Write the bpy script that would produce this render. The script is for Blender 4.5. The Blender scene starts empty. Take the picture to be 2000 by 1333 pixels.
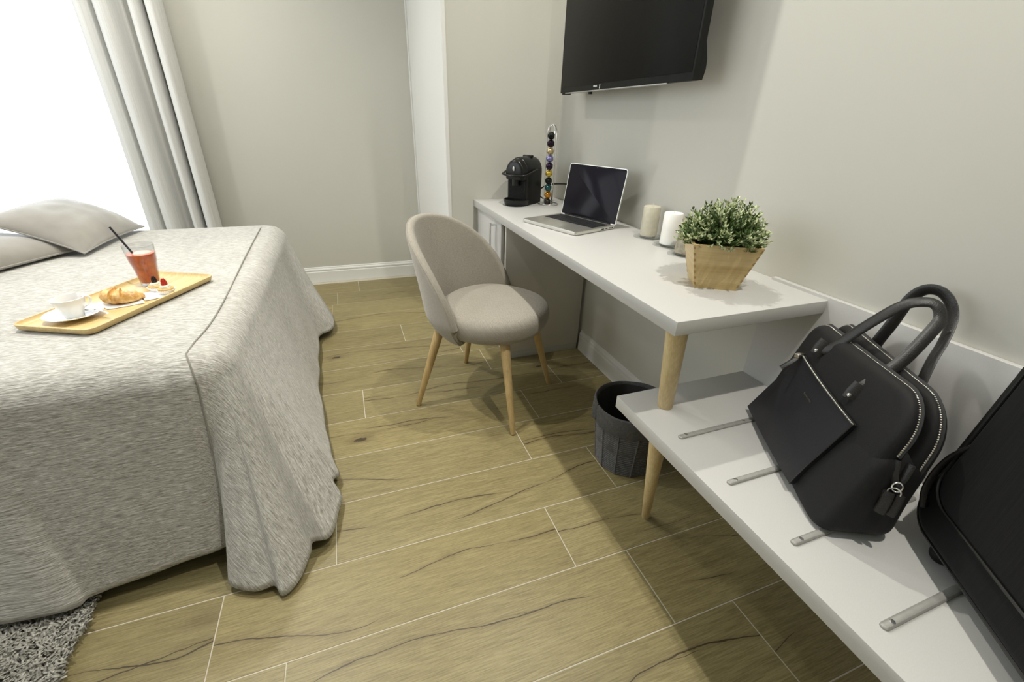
import bpy, bmesh, math, random
from math import sin, cos, pi, sqrt, radians, atan2
from mathutils import Vector, Matrix, noise
random.seed(7)
SC = bpy.context.scene
COL = SC.collection
V = Vector

# ------------------------------------------------------------------ camera
YAW, PITCH, ROLL, FPX = 0.36157827, -0.46975141, 0.02993695, 846.68
fw = V((sin(YAW)*cos(PITCH), cos(YAW)*cos(PITCH), sin(PITCH)))
rt = V((cos(YAW), -sin(YAW), 0)); up = rt.cross(fw)
r2 = cos(ROLL)*rt + sin(ROLL)*up; u2 = -sin(ROLL)*rt + cos(ROLL)*up
cam = bpy.data.cameras.new('camera'); co = bpy.data.objects.new('camera', cam); COL.objects.link(co)
cam.sensor_fit = 'HORIZONTAL'; cam.sensor_width = 36; cam.lens = FPX/2000*36; cam.clip_start = 0.02
co.matrix_world = Matrix(((r2.x, u2.x, -fw.x, 0), (r2.y, u2.y, -fw.y, 0), (r2.z, u2.z, -fw.z, 1.14), (0, 0, 0, 1)))
SC.camera = co

# ------------------------------------------------------------------ world, lights, exposure
wd = bpy.data.worlds.new('sky'); SC.world = wd; wd.use_nodes = True
wd.node_tree.nodes['Background'].inputs[0].default_value = (0.93, 0.96, 1.0, 1)
wd.node_tree.nodes['Background'].inputs[1].default_value = 3.8
def spot(x, y, z, w, size=150, blend=0.6, rad=0.02, col=(1, .966, .885)):
    l = bpy.data.lights.new('downlight_and_fill', 'SPOT'); l.energy = w; l.spot_size = radians(size); l.spot_blend = blend
    l.shadow_soft_size = rad; l.color = col
    o = bpy.data.objects.new('downlight_and_fill', l); o.location = (x, y, z); COL.objects.link(o)
spot(.72, 1.58, 2.62, 92, 122, 1); spot(-.60, 1.60, 2.62, 130, 80, 1); spot(.70, .10, 2.62, 100, 150, 1)
spot(-.60, 2.65, 2.62, 72, 140, 1, .05); spot(-1.6, 2.5, 2.62, 50, 140, 1, .05)  # two far spots added as fill for the far wall and bed
def portal(loc, rot, sx, sy):
    l = bpy.data.lights.new('window_portal', 'AREA'); l.shape = 'RECTANGLE'; l.size = sx; l.size_y = sy; l.cycles.is_portal = True
    o = bpy.data.objects.new('window_portal', l); o.location = loc; o.rotation_euler = rot; COL.objects.link(o)
portal((-1.65, 3.65, 1.22), (-pi/2, 0, 0), 1.2, 2.45); portal((-2.58, 1.60, 1.725), (0, -pi/2, 0), 1.55, 3.0)  # second portal belongs to the added left fill window
SC.view_settings.view_transform = 'Standard'; SC.view_settings.look = 'None'
SC.view_settings.exposure = 0.0; SC.view_settings.gamma = 1.0; SC.view_settings.use_curve_mapping = False
SC.cycles.max_bounces = 12; SC.cycles.diffuse_bounces = 5; SC.cycles.transparent_max_bounces = 12
SC.cycles.sample_clamp_indirect = 4; SC.cycles.caustics_refractive = False; SC.cycles.caustics_reflective = False

# ------------------------------------------------------------------ material helpers
class M:
    def __init__(s, name, col=(.8, .8, .8), rough=.5, metal=0, spec=.5, **k):
        s.m = bpy.data.materials.new(name); s.m.use_nodes = True; s.t = s.m.node_tree; s.n = s.t.nodes
        s.b = s.n['Principled BSDF']; s.set('Base Color', (*col, 1)); s.set('Roughness', rough); s.set('Metallic', metal)
        s.set('Specular IOR Level', spec)
        for a, b in k.items(): s.set(a.replace('_', ' '), b)
        s.tc = None
    def set(s, i, v): s.b.inputs[i].default_value = v
    def l(s, a, b): s.t.links.new(a, b)
    def N(s, t, **k):
        n = s.n.new(t)
        for a, b in k.items():
            if a.startswith('_'): setattr(n, a[1:], b)
            else:
                key = int(a[1:]) if a[0] == 'i' and a[1:].isdigit() else a.replace('_', ' ')
                if isinstance(b, bpy.types.NodeSocket): s.l(b, n.inputs[key])
                else: n.inputs[key].default_value = b
        return n
    def coord(s, scale=(1, 1, 1), kind='Object', rnd=0, rot=(0, 0, 0)):
        if not s.tc: s.tc = s.N('ShaderNodeTexCoord')
        mp = s.N('ShaderNodeMapping'); mp.inputs['Scale'].default_value = scale; mp.inputs['Rotation'].default_value = rot
        src = s.tc.outputs[kind]
        if rnd:
            oi = s.N('ShaderNodeObjectInfo')
            m1 = s.N('ShaderNodeVectorMath', _operation='SCALE'); cb = s.N('ShaderNodeCombineXYZ')
            for i, q in enumerate((1, .37, .71)):
                mm = s.N('ShaderNodeMath', _operation='MULTIPLY', i0=oi.outputs['Random'], i1=rnd*q); s.l(mm.outputs[0], cb.inputs[i])
            ad = s.N('ShaderNodeVectorMath', _operation='ADD'); s.l(src, ad.inputs[0]); s.l(cb.outputs[0], ad.inputs[1]); src = ad.outputs[0]
        s.l(src, mp.inputs[0]); return mp.outputs[0]
    def noise(s, vec, sc=1, det=3, rough=.5, dist=0, out='Fac'):
        n = s.N('ShaderNodeTexNoise'); s.l(vec, n.inputs['Vector']); n.inputs['Scale'].default_value = sc
        n.inputs['Detail'].default_value = det; n.inputs['Roughness'].default_value = rough; n.inputs['Distortion'].default_value = dist
        return n.outputs[out]
    def ramp(s, fac, stops, interp='LINEAR'):
        r = s.N('ShaderNodeValToRGB'); cr = r.color_ramp; cr.interpolation = interp
        while len(cr.elements) < len(stops): cr.elements.new(.5)
        for e, (p, c) in zip(cr.elements, stops):
            e.position = p; e.color = (*c, 1) if len(c) == 3 else c
        s.l(fac, r.inputs[0]); return r.outputs[0]
    def mix(s, f, a, b, mode='MIX'):
        n = s.N('ShaderNodeMix', _data_type='RGBA', _blend_type=mode)
        for i, v in ((0, f), (6, a), (7, b)):
            if isinstance(v, bpy.types.NodeSocket): s.l(v, n.inputs[i])
            elif i == 0: n.inputs[0].default_value = v
            else: n.inputs[i].default_value = (*v, 1)
        return n.outputs[2]
    def math(s, op, a, b=0.0, c=0.0):
        n = s.N('ShaderNodeMath', _operation=op)
        for i, v in enumerate((a, b, c)):
            if isinstance(v, bpy.types.NodeSocket): s.l(v, n.inputs[i])
            else: n.inputs[i].default_value = v
        return n.outputs[0]
    def base(s, c): s.l(c, s.b.inputs['Base Color'])
    def bump(s, h, st=.3, d=.002):
        n = s.N('ShaderNodeBump'); n.inputs['Strength'].default_value = st; n.inputs['Distance'].default_value = d
        s.l(h, n.inputs['Height']); s.l(n.outputs[0], s.b.inputs['Normal'])

def simple(name, col, rough=.5, metal=0, var=.06, sc=30, bump=0, **k):
    m = M(name, col, rough, metal, **k); nz = m.noise(m.coord((1, 1, 1)), sc, 4)
    a = tuple(min(1, c*(1-var)) for c in col); b = tuple(min(1, c*(1+var)) for c in col)
    m.base(m.ramp(nz, [(.3, a), (.7, b)]))
    if bump: m.bump(nz, bump, .001)
    return m.m

def wood_mat(name, dark, mid, light, axis=0, fine=160, rough=.45, rnd=9, bump=.15):
    m = M(name, mid, rough); sc = [fine, fine, fine]; sc[axis] = fine*.05
    g = m.noise(m.coord(sc, rnd=rnd), 1, 4, .6)
    sc2 = [28, 28, 28]; sc2[axis] = 1.6
    b = m.noise(m.coord(sc2, rnd=rnd), 1, 3, .5, .6)
    c1 = m.ramp(b, [(.25, dark), (.5, mid), (.75, light)])
    m.base(m.mix(m.math('MULTIPLY', g, .55), c1, dark, 'MULTIPLY') if False else m.mix(.45, c1, m.ramp(g, [(.3, dark), (.65, light)])))
    m.bump(g, bump, .0006); return m.m

def plank_mat():
    m = M('floor_oak_tile', (.4, .33, .19), .42, spec=.4)
    v = m.coord((1, 1, 1), rnd=37)
    warp = m.noise(m.coord((1.3, 3.5, 1), rnd=37), 1, 3, .5)
    # warped coordinate across the board
    sp = m.N('ShaderNodeSeparateXYZ'); m.l(v, sp.inputs[0])
    yy = m.math('ADD', sp.outputs[1], m.math('MULTIPLY', warp, .22))
    cb = m.N('ShaderNodeCombineXYZ'); m.l(m.math('MULTIPLY', sp.outputs[0], .05), cb.inputs[0]); m.l(yy, cb.inputs[1])
    rings = m.noise(cb.outputs[0], 62, 4, .62)
    fine = m.noise(m.coord((16, 330, 1), rnd=37), 1, 3, .7)
    pores = m.noise(m.coord((38, 520, 1), rnd=37), 1, 2, .5)
    big = m.noise(m.coord((1.1, 5, 1), rnd=37), 1, 4, .55)
    base = m.ramp(big, [(.25, (.17, .135, .057)), (.5, (.235, .198, .088)), (.75, (.305, .26, .122))])
    base = m.mix(.42, base, m.ramp(rings, [(.33, (.16, .125, .055)), (.55, (.26, .22, .105)), (.75, (.38, .325, .17))]))
    base = m.mix(.38, base, m.ramp(fine, [(.36, (.11, .085, .036)), (.62, (.37, .315, .16))]))
    # long wavy cracks wandering along each board: y = f(x)
    soft = hard = None
    for sd, y_0, amp, fx, th in ((53, .13, .30, 1.7, .46), (97, .085, .34, 1.3, .52)):
        lx = m.noise(m.coord((fx, .01, 1), rnd=sd), 1, 1, .4); lf = m.noise(m.coord((fx*9, .01, 1), rnd=sd+5), 1, 3, .55)
        yc = m.math('ADD', m.math('MULTIPLY', m.math('SUBTRACT', lx, .5), amp), m.math('MULTIPLY', m.math('SUBTRACT', lf, .5), .016))
        spy = m.N('ShaderNodeSeparateXYZ'); m.l(m.coord((1, 1, 1)), spy.inputs[0])
        ab = m.math('ABSOLUTE', m.math('SUBTRACT', m.math('SUBTRACT', spy.outputs[1], y_0), yc))
        msk = m.ramp(m.noise(m.coord((2.1, .01, 1), rnd=sd+20), 1, 1), [(th, (0, 0, 0)), (th+.10, (1, 1, 1))])
        wd_ = m.math('MULTIPLY', m.math('MULTIPLY', m.noise(m.coord((11, 2, 1), rnd=sd+9), 1, 2), .0042), msk)
        hd_ = m.math('LESS_THAN', ab, m.math('SUBTRACT', wd_, .0006))
        sf_ = m.N('ShaderNodeMapRange'); m.l(ab, sf_.inputs[0]); sf_.inputs[1].default_value = .001; sf_.inputs[2].default_value = .014; sf_.inputs[3].default_value = 1; sf_.inputs[4].default_value = 0
        sf2 = m.math('MULTIPLY', sf_.outputs[0], msk)
        soft = sf2 if soft is None else m.math('MAXIMUM', soft, sf2); hard = hd_ if hard is None else m.math('MAXIMUM', hard, hd_)
    cr = hard
    base = m.mix(m.math('MULTIPLY', soft, .38), base, (.13, .095, .045))
    # knots
    vo = m.N('ShaderNodeTexVoronoi'); m.l(m.coord((2.3, 5.2, 1), rnd=31), vo.inputs['Vector']); vo.inputs['Scale'].default_value = 1.0
    kd = m.math('ADD', vo.outputs['Distance'], m.math('MULTIPLY', m.noise(v, 60, 3), .07))
    sepc = m.N('ShaderNodeSeparateColor'); m.l(vo.outputs['Color'], sepc.inputs[0])
    on = m.math('GREATER_THAN', sepc.outputs[0], .45)
    kf = m.N('ShaderNodeMapRange'); m.l(kd, kf.inputs[0]); kf.inputs[1].default_value = .06; kf.inputs[2].default_value = .21; kf.inputs[3].default_value = 1; kf.inputs[4].default_value = 0
    kn = m.math('MULTIPLY', kf.outputs[0], on)
    base = m.mix(m.math('MULTIPLY', kn, .6), base, (.10, .065, .03))
    core = m.math('MULTIPLY', m.math('LESS_THAN', kd, .088), on)
    hole = m.math('MAXIMUM', cr, core)
    base = m.mix(m.math('MULTIPLY', hole, .85), base, (.035, .024, .012))
    oi = m.N('ShaderNodeObjectInfo')
    tint = m.ramp(oi.outputs['Random'], [(0, (.86, .85, .83)), (.5, (1, 1, 1)), (1, (1.0, .97, .9))])
    base = m.mix(1, base, tint, 'MULTIPLY')
    m.base(base)
    h = m.math('ADD', m.math('MULTIPLY', fine, .5), m.math('MULTIPLY', rings, .5)); h = m.math('SUBTRACT', h, m.math('MULTIPLY', hole, 1.2))
    m.bump(h, .35, .0012)
    m.l(m.math('ADD', m.math('MULTIPLY', pores, .25), .30), m.b.inputs['Roughness'])
    return m.m

def weave_mat(name, dark, light, su, sv, bump=.5, dist=.0012, kind='UV', rough=.9, sheen=.15, big=.1):
    m = M(name, light, rough, spec=.15); m.set('Sheen Weight', sheen)
    a = m.noise(m.coord((su, sv, 1), kind), 1, 3, .65, .35)
    b = m.noise(m.coord((su*2.6, sv*1.9, 1), kind), 1, 2, .5)
    f = m.math('ADD', m.math('MULTIPLY', a, .65), m.math('MULTIPLY', b, .35))
    c = m.ramp(f, [(.36, dark), (.54, tuple((p+q)/2*1.05 for p, q in zip(dark, light))), (.66, light)])
    g = m.noise(m.coord((6, 6, 6)), 1, 3)
    c = m.mix(big, c, m.ramp(g, [(.3, dark), (.7, light)]))
    m.base(c); m.bump(f, bump, dist); return m.m

MT = {}
def paint(name, col, rough=.75, b=.04):
    m = M(name, col, rough, spec=.25); n = m.noise(m.coord((1, 1, 1)), 260, 3); n2 = m.noise(m.coord((1, 1, 1)), 1.5, 3)
    m.base(m.mix(.5, col, m.ramp(n2, [(.3, tuple(c*.965 for c in col)), (.7, tuple(min(1, c*1.03) for c in col))]))); m.bump(n, b, .0006); return m.m
MT['wall'] = paint('greige_wall_paint', (.57, .56, .505))
MT['ceil'] = paint('white_ceiling_paint', (.8, .8, .78))
MT['trim'] = paint('white_satin_trim', (.76, .76, .735), .4, .01)
MT['plank'] = plank_mat()
MT['grout'] = simple('pale_grout', (.50, .46, .37), .9, var=.08, sc=80)
def laminate():
    m = M('white_laminate', (.64, .635, .61), .36, spec=.45); n = m.noise(m.coord((1, 1, 1)), 420, 2)
    m.base(m.ramp(n, [(.3, (.505, .50, .48)), (.7, (.53, .525, .505))])); m.bump(n, .05, .0003); return m.m
MT['lam'] = laminate()
MT['lamgrey'] = simple('grey_laminate_carcass', (.60, .58, .52), .5, var=.03, sc=200)
MT['edge'] = simple('grey_aluminium_edge', (.5, .5, .48), .35, 0.6, var=.03)
MT['leg'] = wood_mat('pale_pine_leg', (.46, .33, .15), (.60, .46, .24), (.70, .58, .34), 2, 190, .45, 5)
MT['chairleg'] = wood_mat('beech_chair_leg', (.40, .27, .11), (.52, .37, .17), (.60, .45, .23), 2, 220, .4, 5, .08)
MT['bamboo'] = wood_mat('bamboo_strip', (.42, .28, .10), (.56, .41, .18), (.66, .52, .27), 0, 110, .4, 3, .08)
MT['bamboox'] = wood_mat('bamboo_dark_joint', (.26, .16, .05), (.34, .22, .08), (.40, .27, .11), 2, 180, .5, 3)
MT['chair'] = weave_mat('taupe_chair_fabric', (.20, .18, .147), (.43, .40, .345), 90, 900, .35, .0007, rough=.92, sheen=.25, big=.12)
MT['spread'] = weave_mat('greige_bedspread_weave', (.22, .21, .18), (.68, .67, .635), 30, 235, .9, .0035, rough=.95, sheen=.2)
MT['seam'] = simple('grey_piping', (.22, .21, .18), .9)
MT['pillow'] = simple('taupe_velvet', (.235, .22, .19), .75, var=.16, sc=9, bump=.15, Sheen_Weight=.9)
MT['pillow2'] = simple('dark_taupe_piping', (.16, .145, .12), .8)
MT['rug'] = simple('grey_shag_yarn', (.33, .32, .28), .95, var=.45, sc=90)
MT['curtain'] = weave_mat('pale_grey_curtain_cloth', (.60, .60, .58), (.78, .775, .75), 500, 500, .2, .0004, kind='Object', rough=.85, sheen=.1, big=.05)
MT['blackplastic'] = simple('glossy_black_plastic', (.009, .009, .0085), .28, var=.2, spec=.3)
MT['blackmatte'] = simple('matte_black_plastic', (.013, .013, .012), .5, var=.2, bump=.05, spec=.15)
MT['screen'] = simple('dark_screen_glass', (.010, .009, .013), .12, var=.05, spec=.09)
MT['tvscreen'] = simple('dark_tv_panel', (.012, .0115, .010), .3, var=.05, spec=.05)
MT['alu'] = simple('brushed_aluminium', (.66, .65, .60), .32, .85, var=.03, sc=200)
MT['steel'] = simple('satin_steel_strip', (.36, .355, .33), .45, .35, var=.06, sc=120)
MT['chrome'] = simple('chrome', (.86, .86, .85), .16, .92, var=.02)
MT['keycap'] = simple('black_keycap', (.010, .010, .011), .6, spec=.15)
MT['whiteceramic'] = simple('white_porcelain', (.86, .86, .84), .1, var=.01, spec=.6)
MT['paper'] = simple('white_paper_napkin', (.86, .86, .84), .9, var=.02, bump=.1)
MT['whitewax'] = simple('white_wax', (.84, .83, .79), .45, var=.02, Subsurface_Weight=.15)
MT['beigewax'] = simple('beige_wax', (.50, .47, .37), .55, var=.08, sc=60, bump=.1)
MT['taupewax'] = simple('mottled_taupe_wax', (.29, .265, .20), .6, var=.35, sc=70, bump=.3)
MT['wick'] = simple('wick', (.6, .57, .5), .9)
MT['leaf'] = simple('green_leaf', (.085, .14, .036), .5, var=.4, sc=40)
MT['leafpale'] = simple('pale_leaf_tip', (.56, .62, .37), .5, var=.25, sc=60)
MT['stem'] = simple('stem_green', (.10, .13, .05), .7)
MT['soil'] = simple('moss', (.04, .045, .02), .95, var=.4, bump=.5)
MT['nylon'] = weave_mat('black_nylon', (.0105, .0105, .011), (.022, .0215, .021), 900, 900, .25, .0003, kind='Object', rough=.62, sheen=.02, big=.3)
MT['leather'] = simple('navy_black_saffiano', (.0125, .0125, .0165), .48, var=.35, sc=700, bump=.2, spec=.4)
MT['strap'] = simple('black_grained_leather', (.014, .013, .012), .42, var=.4, sc=500, bump=.5)
MT['zip'] = simple('zipper_metal', (.55, .53, .48), .25, 1, var=.1)
MT['tape'] = simple('zipper_tape', (.02, .02, .02), .8)
MT['suit'] = weave_mat('black_ribbed_luggage_cloth', (.007, .007, .007), (.017, .017, .018), 60, 1500, .4, .0004, kind='Object', rough=.7, sheen=.02)
MT['suitpipe'] = simple('black_rubber_piping', (.012, .012, .011), .3)
MT['basket'] = simple('charcoal_paper_cord', (.12, .12, .12), .85, var=.35, sc=200, bump=.5)
MT['liner'] = simple('charcoal_cotton_liner', (.075, .074, .072), .95, var=.2, sc=120, bump=.3)
MT['pastry'] = None
MT['cream'] = simple('cream_filling', (.80, .75, .58), .35, var=.04, Subsurface_Weight=.1)
MT['tart'] = simple('tart_pastry', (.62, .40, .15), .6, var=.25, sc=160, bump=.4)
MT['berrydark'] = simple('blackberry_skin', (.012, .010, .018), .2, var=.5)
MT['berryred'] = simple('raspberry_skin', (.55, .035, .02), .3, var=.25, sc=200)
MT['straw'] = simple('black_straw_plastic', (.02, .02, .025), .35)
MT['juice'] = simple('red_fruit_juice', (.62, .13, .045), .35, var=.25, sc=45, Subsurface_Weight=.1)
MT['foam'] = simple('pink_froth', (.75, .50, .44), .6, var=.2, sc=200)
MT['dark'] = simple('dark_underbed', (.03, .028, .025), .9)
MT['mattress'] = simple('mattress_ticking', (.7, .7, .67), .9)
MT['logo'] = simple('white_print', (.8, .8, .8), .5, var=0)
def past():
    m = M('golden_croissant_crust', (.5, .28, .08), .45); n = m.noise(m.coord((1, 1, 1)), 55, 4, .6)
    m.base(m.ramp(n, [(.3, (.33, .13, .025)), (.5, (.62, .36, .11)), (.7, (.80, .60, .30))])); m.bump(n, .4, .002); return m.m
MT['pastry'] = past()
def thin_glass(name):
    m = bpy.data.materials.new(name); m.use_nodes = True; t = m.node_tree; t.nodes.clear()
    o = t.nodes.new('ShaderNodeOutputMaterial'); mx = t.nodes.new('ShaderNodeMixShader'); tr = t.nodes.new('ShaderNodeBsdfTransparent'); gl = t.nodes.new('ShaderNodeBsdfGlossy'); lw_ = t.nodes.new('ShaderNodeLayerWeight'); pw = t.nodes.new('ShaderNodeMath'); pw.operation = 'POWER'; pw.inputs[1].default_value = 3.5; fr = t.nodes.new('ShaderNodeMath'); fr.operation = 'MULTIPLY_ADD'; fr.inputs[1].default_value = .55; fr.inputs[2].default_value = .035; lw_.inputs[0].default_value = .5; t.links.new(lw_.outputs['Facing'], pw.inputs[0]); t.links.new(pw.outputs[0], fr.inputs[0])
    tr.inputs[0].default_value = (.93, .94, .94, 1); gl.inputs['Roughness'].default_value = .03
    t.links.new(fr.outputs[0], mx.inputs[0]); t.links.new(tr.outputs[0], mx.inputs[1]); t.links.new(gl.outputs[0], mx.inputs[2]); t.links.new(mx.outputs[0], o.inputs[0]); return m
def glass(name, col=(1, 1, 1), rough=.0, ior=1.45):
    m = M(name, col, rough); m.set('Transmission Weight', 1.0); m.set('IOR', ior); return m.m
MT['glass'] = thin_glass('clear_glass'); MT['winglass'] = thin_glass('window_pane_glass')
def berry_capsule(name, col): return simple(name, col, .28, .75, var=.1)

# ------------------------------------------------------------------ geometry helpers
def tag(o, label=None, cat=None, group=None, kind=None):
    if label: o['label'] = label
    if cat: o['category'] = cat
    if group: o['group'] = group
    if kind: o['kind'] = kind
    return o
def thing(name, loc, label, cat, rz=0, group=None):
    o = bpy.data.objects.new(name, None); o.empty_display_size = .05; COL.objects.link(o)
    o.location = loc; o.rotation_euler = (0, 0, rz); return tag(o, label, cat, group)
def mesh_obj(name, verts, faces, mat, parent=None, smooth=True, uvs=None, world=False):
    me = bpy.data.meshes.new(name); me.from_pydata([tuple(v) for v in verts], [], faces); me.update()
    if uvs:
        ul = me.uv_layers.new(name='UVMap')
        for lp in me.loops: ul.data[lp.index].uv = uvs[lp.vertex_index]
    if smooth:
        for p in me.polygons: p.use_smooth = True
    mats = mat if isinstance(mat, (list, tuple)) else [mat]
    for m in mats: me.materials.append(MT[m] if isinstance(m, str) else m)
    o = bpy.data.objects.new(name, me); COL.objects.link(o)
    if parent: o.parent = parent
    return o
def autosmooth(o, ang=35):
    bm = bmesh.new(); bm.from_mesh(o.data); a = radians(ang)
    for e in bm.edges:
        if len(e.link_faces) == 2 and e.calc_face_angle(0) > a: e.smooth = False
    bm.to_mesh(o.data); bm.free(); return o
class G:
    """collects shapes into one mesh"""
    def __init__(s): s.v = []; s.f = []; s.uv = []
    def add(s, v, f):
        k = len(s.v); s.v += [V(p) for p in v]; s.f += [tuple(i+k for i in q) for q in f]; return s
    def box(s, a, b, bev=0, mat=None):
        bm = bmesh.new(); bmesh.ops.create_cube(bm, size=1)
        a = V(a); b = V(b)
        for v in bm.verts: v.co = V((a[i]+(v.co[i]+.5)*(b[i]-a[i]) for i in range(3)))
        if bev: bmesh.ops.bevel(bm, geom=bm.edges[:], offset=bev, segments=2, profile=.5, affect='EDGES', clamp_overlap=True)
        bm.verts.index_update(); vs = [v.co.copy() for v in bm.verts]
        if mat: vs = [mat @ v for v in vs]
        s.add(vs, [tuple(v.index for v in f.verts) for f in bm.faces]); bm.free(); return s
    def rings(s, rs, cap0=True, cap1=True, closed=True):
        n = len(rs[0]); v = [p for r in rs for p in r]; f = []
        for i in range(len(rs)-1):
            for j in range(n if closed else n-1):
                a = i*n+j; b = i*n+(j+1) % n; f.append((a, b, b+n, a+n))
        if cap0: f.append(tuple(range(n-1, -1, -1)))
        if cap1: f.append(tuple(range((len(rs)-1)*n, len(rs)*n)))
        return s.add(v, f)
    def lathe(s, prof, seg=32, c=(0, 0, 0), cap0=True, cap1=True):
        c = V(c); return s.rings([[c+V((r*cos(2*pi*j/seg), r*sin(2*pi*j/seg), z)) for j in range(seg)] for r, z in prof], cap0, cap1)
    def tube(s, path, r, seg=10, closed=False, flat=None, upv=(0, 0, 1)):
        P = [V(p) for p in path]; n = len(P); rs = []
        nrm = None
        for i in range(n):
            if closed: t = P[(i+1) % n]-P[i-1]
            else: t = P[min(i+1, n-1)]-P[max(i-1, 0)]
            t.normalize()
            if nrm is None:
                a = V(upv); nrm = (a-t*a.dot(t))
                if nrm.length < 1e-3: nrm = t.orthogonal()
            else: nrm = nrm-t*nrm.dot(t)
            nrm.normalize(); b = t.cross(nrm)
            rr = r(i/(n-1)) if callable(r) else r
            ra, rb = (rr, rr) if flat is None else (rr, rr*flat)
            rs.append([P[i]+nrm*rb*cos(2*pi*j/seg)+b*ra*sin(2*pi*j/seg) for j in range(seg)])
        if closed: rs.append(rs[0]); return s.rings(rs, False, False)
        return s.rings(rs)
    def cone(s, p0, p1, r0, r1, seg=20, rnd=0):
        p0 = V(p0); p1 = V(p1)
        if not rnd: return s.tube([p0, p1], lambda t: r0+(r1-r0)*t, seg)
        L = (p1-p0).length; ts = [0, rnd*.3/L, rnd/L, 1-rnd/L, 1-rnd*.3/L, 1]; sh = [rnd, rnd*.3, 0, 0, rnd*.3, rnd]
        P = [p0.lerp(p1, t) for t in ts]; rr = [r0+(r1-r0)*t-h for t, h in zip(ts, sh)]
        d = (p1-p0).normalized(); a = d.orthogonal().normalized(); b = d.cross(a)
        return s.rings([[q+(a*cos(2*pi*j/seg)+b*sin(2*pi*j/seg))*r for j in range(seg)] for q, r in zip(P, rr)])
    def sphere(s, c, r, seg=12, sq=(1, 1, 1)):
        c = V(c); rs = []
        for i in range(1, seg//2):
            a = pi*i/(seg//2); rs.append([c+V((sq[0]*r*sin(a)*cos(2*pi*j/seg), sq[1]*r*sin(a)*sin(2*pi*j/seg), -sq[2]*r*cos(a))) for j in range(seg)])
        return s.rings(rs)
    def obj(s, name, mat, parent=None, smooth=True, ang=35, uv=None):
        o = mesh_obj(name, s.v, s.f, mat, parent, smooth, uv)
        if smooth and ang: autosmooth(o, ang)
        return o
def fixn(o):
    bm = bmesh.new(); bm.from_mesh(o.data); bmesh.ops.recalc_face_normals(bm, faces=bm.faces[:]); bm.to_mesh(o.data); bm.free(); return o
def rrect(x0, x1, y0, y1, r, n=6):
    """rounded rectangle outline; r = (bl, br, tr, tl)"""
    if not isinstance(r, (list, tuple)): r = (r,)*4
    out = []
    for (cx, cy, rr, a0) in ((x0+r[0], y0+r[0], r[0], pi), (x1-r[1], y0+r[1], r[1], 1.5*pi), (x1-r[2], y1-r[2], r[2], 0), (x0+r[3], y1-r[3], r[3], .5*pi)):
        for i in range(n+1):
            a = a0+i/n*pi/2; out.append((cx+rr*cos(a), cy+rr*sin(a)))
    return out
def catmull(P, k=8, closed=False):
    P = [V(p) for p in P]; n = len(P); out = []
    rng = range(n) if closed else range(n-1)
    for i in rng:
        if closed: a, b, c, d = P[i-1], P[i], P[(i+1) % n], P[(i+2) % n]
        else: a, b, c, d = P[max(i-1, 0)], P[i], P[i+1], P[min(i+2, n-1)]
        for j in range(k):
            t = j/k; out.append(.5*((2*b)+(c-a)*t+(2*a-5*b+4*c-d)*t*t+(3*b-a-3*c+d)*t**3))
    if not closed: out.append(P[-1])
    return out

# ================================================================== ROOM
XW, YN, YF, XL, YB, ZC = 1.131, 2.366, 3.474, -2.45, -1.6, 2.70
def struct(name, g, mat, parent=None, smooth=False):
    o = g.obj(name, mat, parent, smooth)
    if not parent: o['kind'] = 'structure'
    return o
fl = struct('floor', G().box((XL, YB, -.08), (XW, YF, -.0009)), 'grout')
PW, PL, GR = .2265, .9245, .0028
row_off = {-2: .837, -1: .650, 0: .482, 1: .760, 2: .529, 3: .657, 4: .877, 5: .584, 6: .490, 7: .21, 8: .70, 9: -.185, 10: -.15, -3: .3, -4: .7, -5: .1, -6: .5, -7: .2, -8: .9, -9: .4, -10: .0}
proto_planks = {}
def plank_mesh(L, W):
    key = (round(L, 3), round(W, 3))
    if key not in proto_planks:
        g = G().box((0, 0, -.012), (L, W, 0), .0009)
        me = bpy.data.meshes.new('plank'); me.from_pydata([tuple(v) for v in g.v], [], g.f); me.materials.append(MT['plank']); proto_planks[key] = me
    return proto_planks[key]
for k in range(-10, 12):
    y0 = .697+PW*k; y1 = y0+PW
    y0c, y1c = max(y0, YB), min(y1, YF)
    if y1c-y0c < .01: continue
    x = row_off.get(k, 0)
    while x > XL: x -= PL
    while x < XW:
        a, b = max(x, XL), min(x+PL, XW)
        if b-a > .02:
            o = bpy.data.objects.new('plank', plank_mesh(b-a-GR, y1c-y0c-GR)); COL.objects.link(o); o.parent = fl
            o.location = (a+GR/2, y0c+GR/2, 0)
        x += PL
struct('ceiling', G().box((XL-.1, YB-.1, ZC), (XW+.1, YF+.15, ZC+.1)), 'ceil')
struct('wall_right', G().box((XW, YB-.1, -.08), (XW+.1, YN, ZC)), 'wall')
LY0, LY1, LZ0, LZ1 = .10, 3.10, .95, 2.50  # opening for the added left window, sized for its fill light
struct('wall_left', G().box((XL-.1, YB-.1, -.08), (XL, LY0, ZC)).box((XL-.1, LY1, -.08), (XL, YF+.15, ZC)).box((XL-.1, LY0, LZ1), (XL, LY1, ZC)).box((XL-.1, LY0, -.08), (XL, LY1, LZ0)), 'wall')
g2 = G().box((XL-.07, LY0, LZ0), (XL-.02, LY0+.05, LZ1)).box((XL-.07, LY1-.05, LZ0), (XL-.02, LY1, LZ1)).box((XL-.07, LY0, LZ1-.05), (XL-.02, LY1, LZ1)).box((XL-.07, LY0, LZ0), (XL-.02, LY1, LZ0+.05)).box((XL-.07, 1.57, LZ0), (XL-.02, 1.63, LZ1))
w2 = struct('added_fill_window', g2, 'trim'); struct('window_pane', G().box((XL-.048, LY0+.05, LZ0+.05), (XL-.042, LY1-.05, LZ1-.05)), 'winglass', w2)  # unseen window added to let in soft side fill
struct('wall_rear', G().box((XL, YB-.1, -.08), (XW, YB, ZC)), 'wall')
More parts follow.
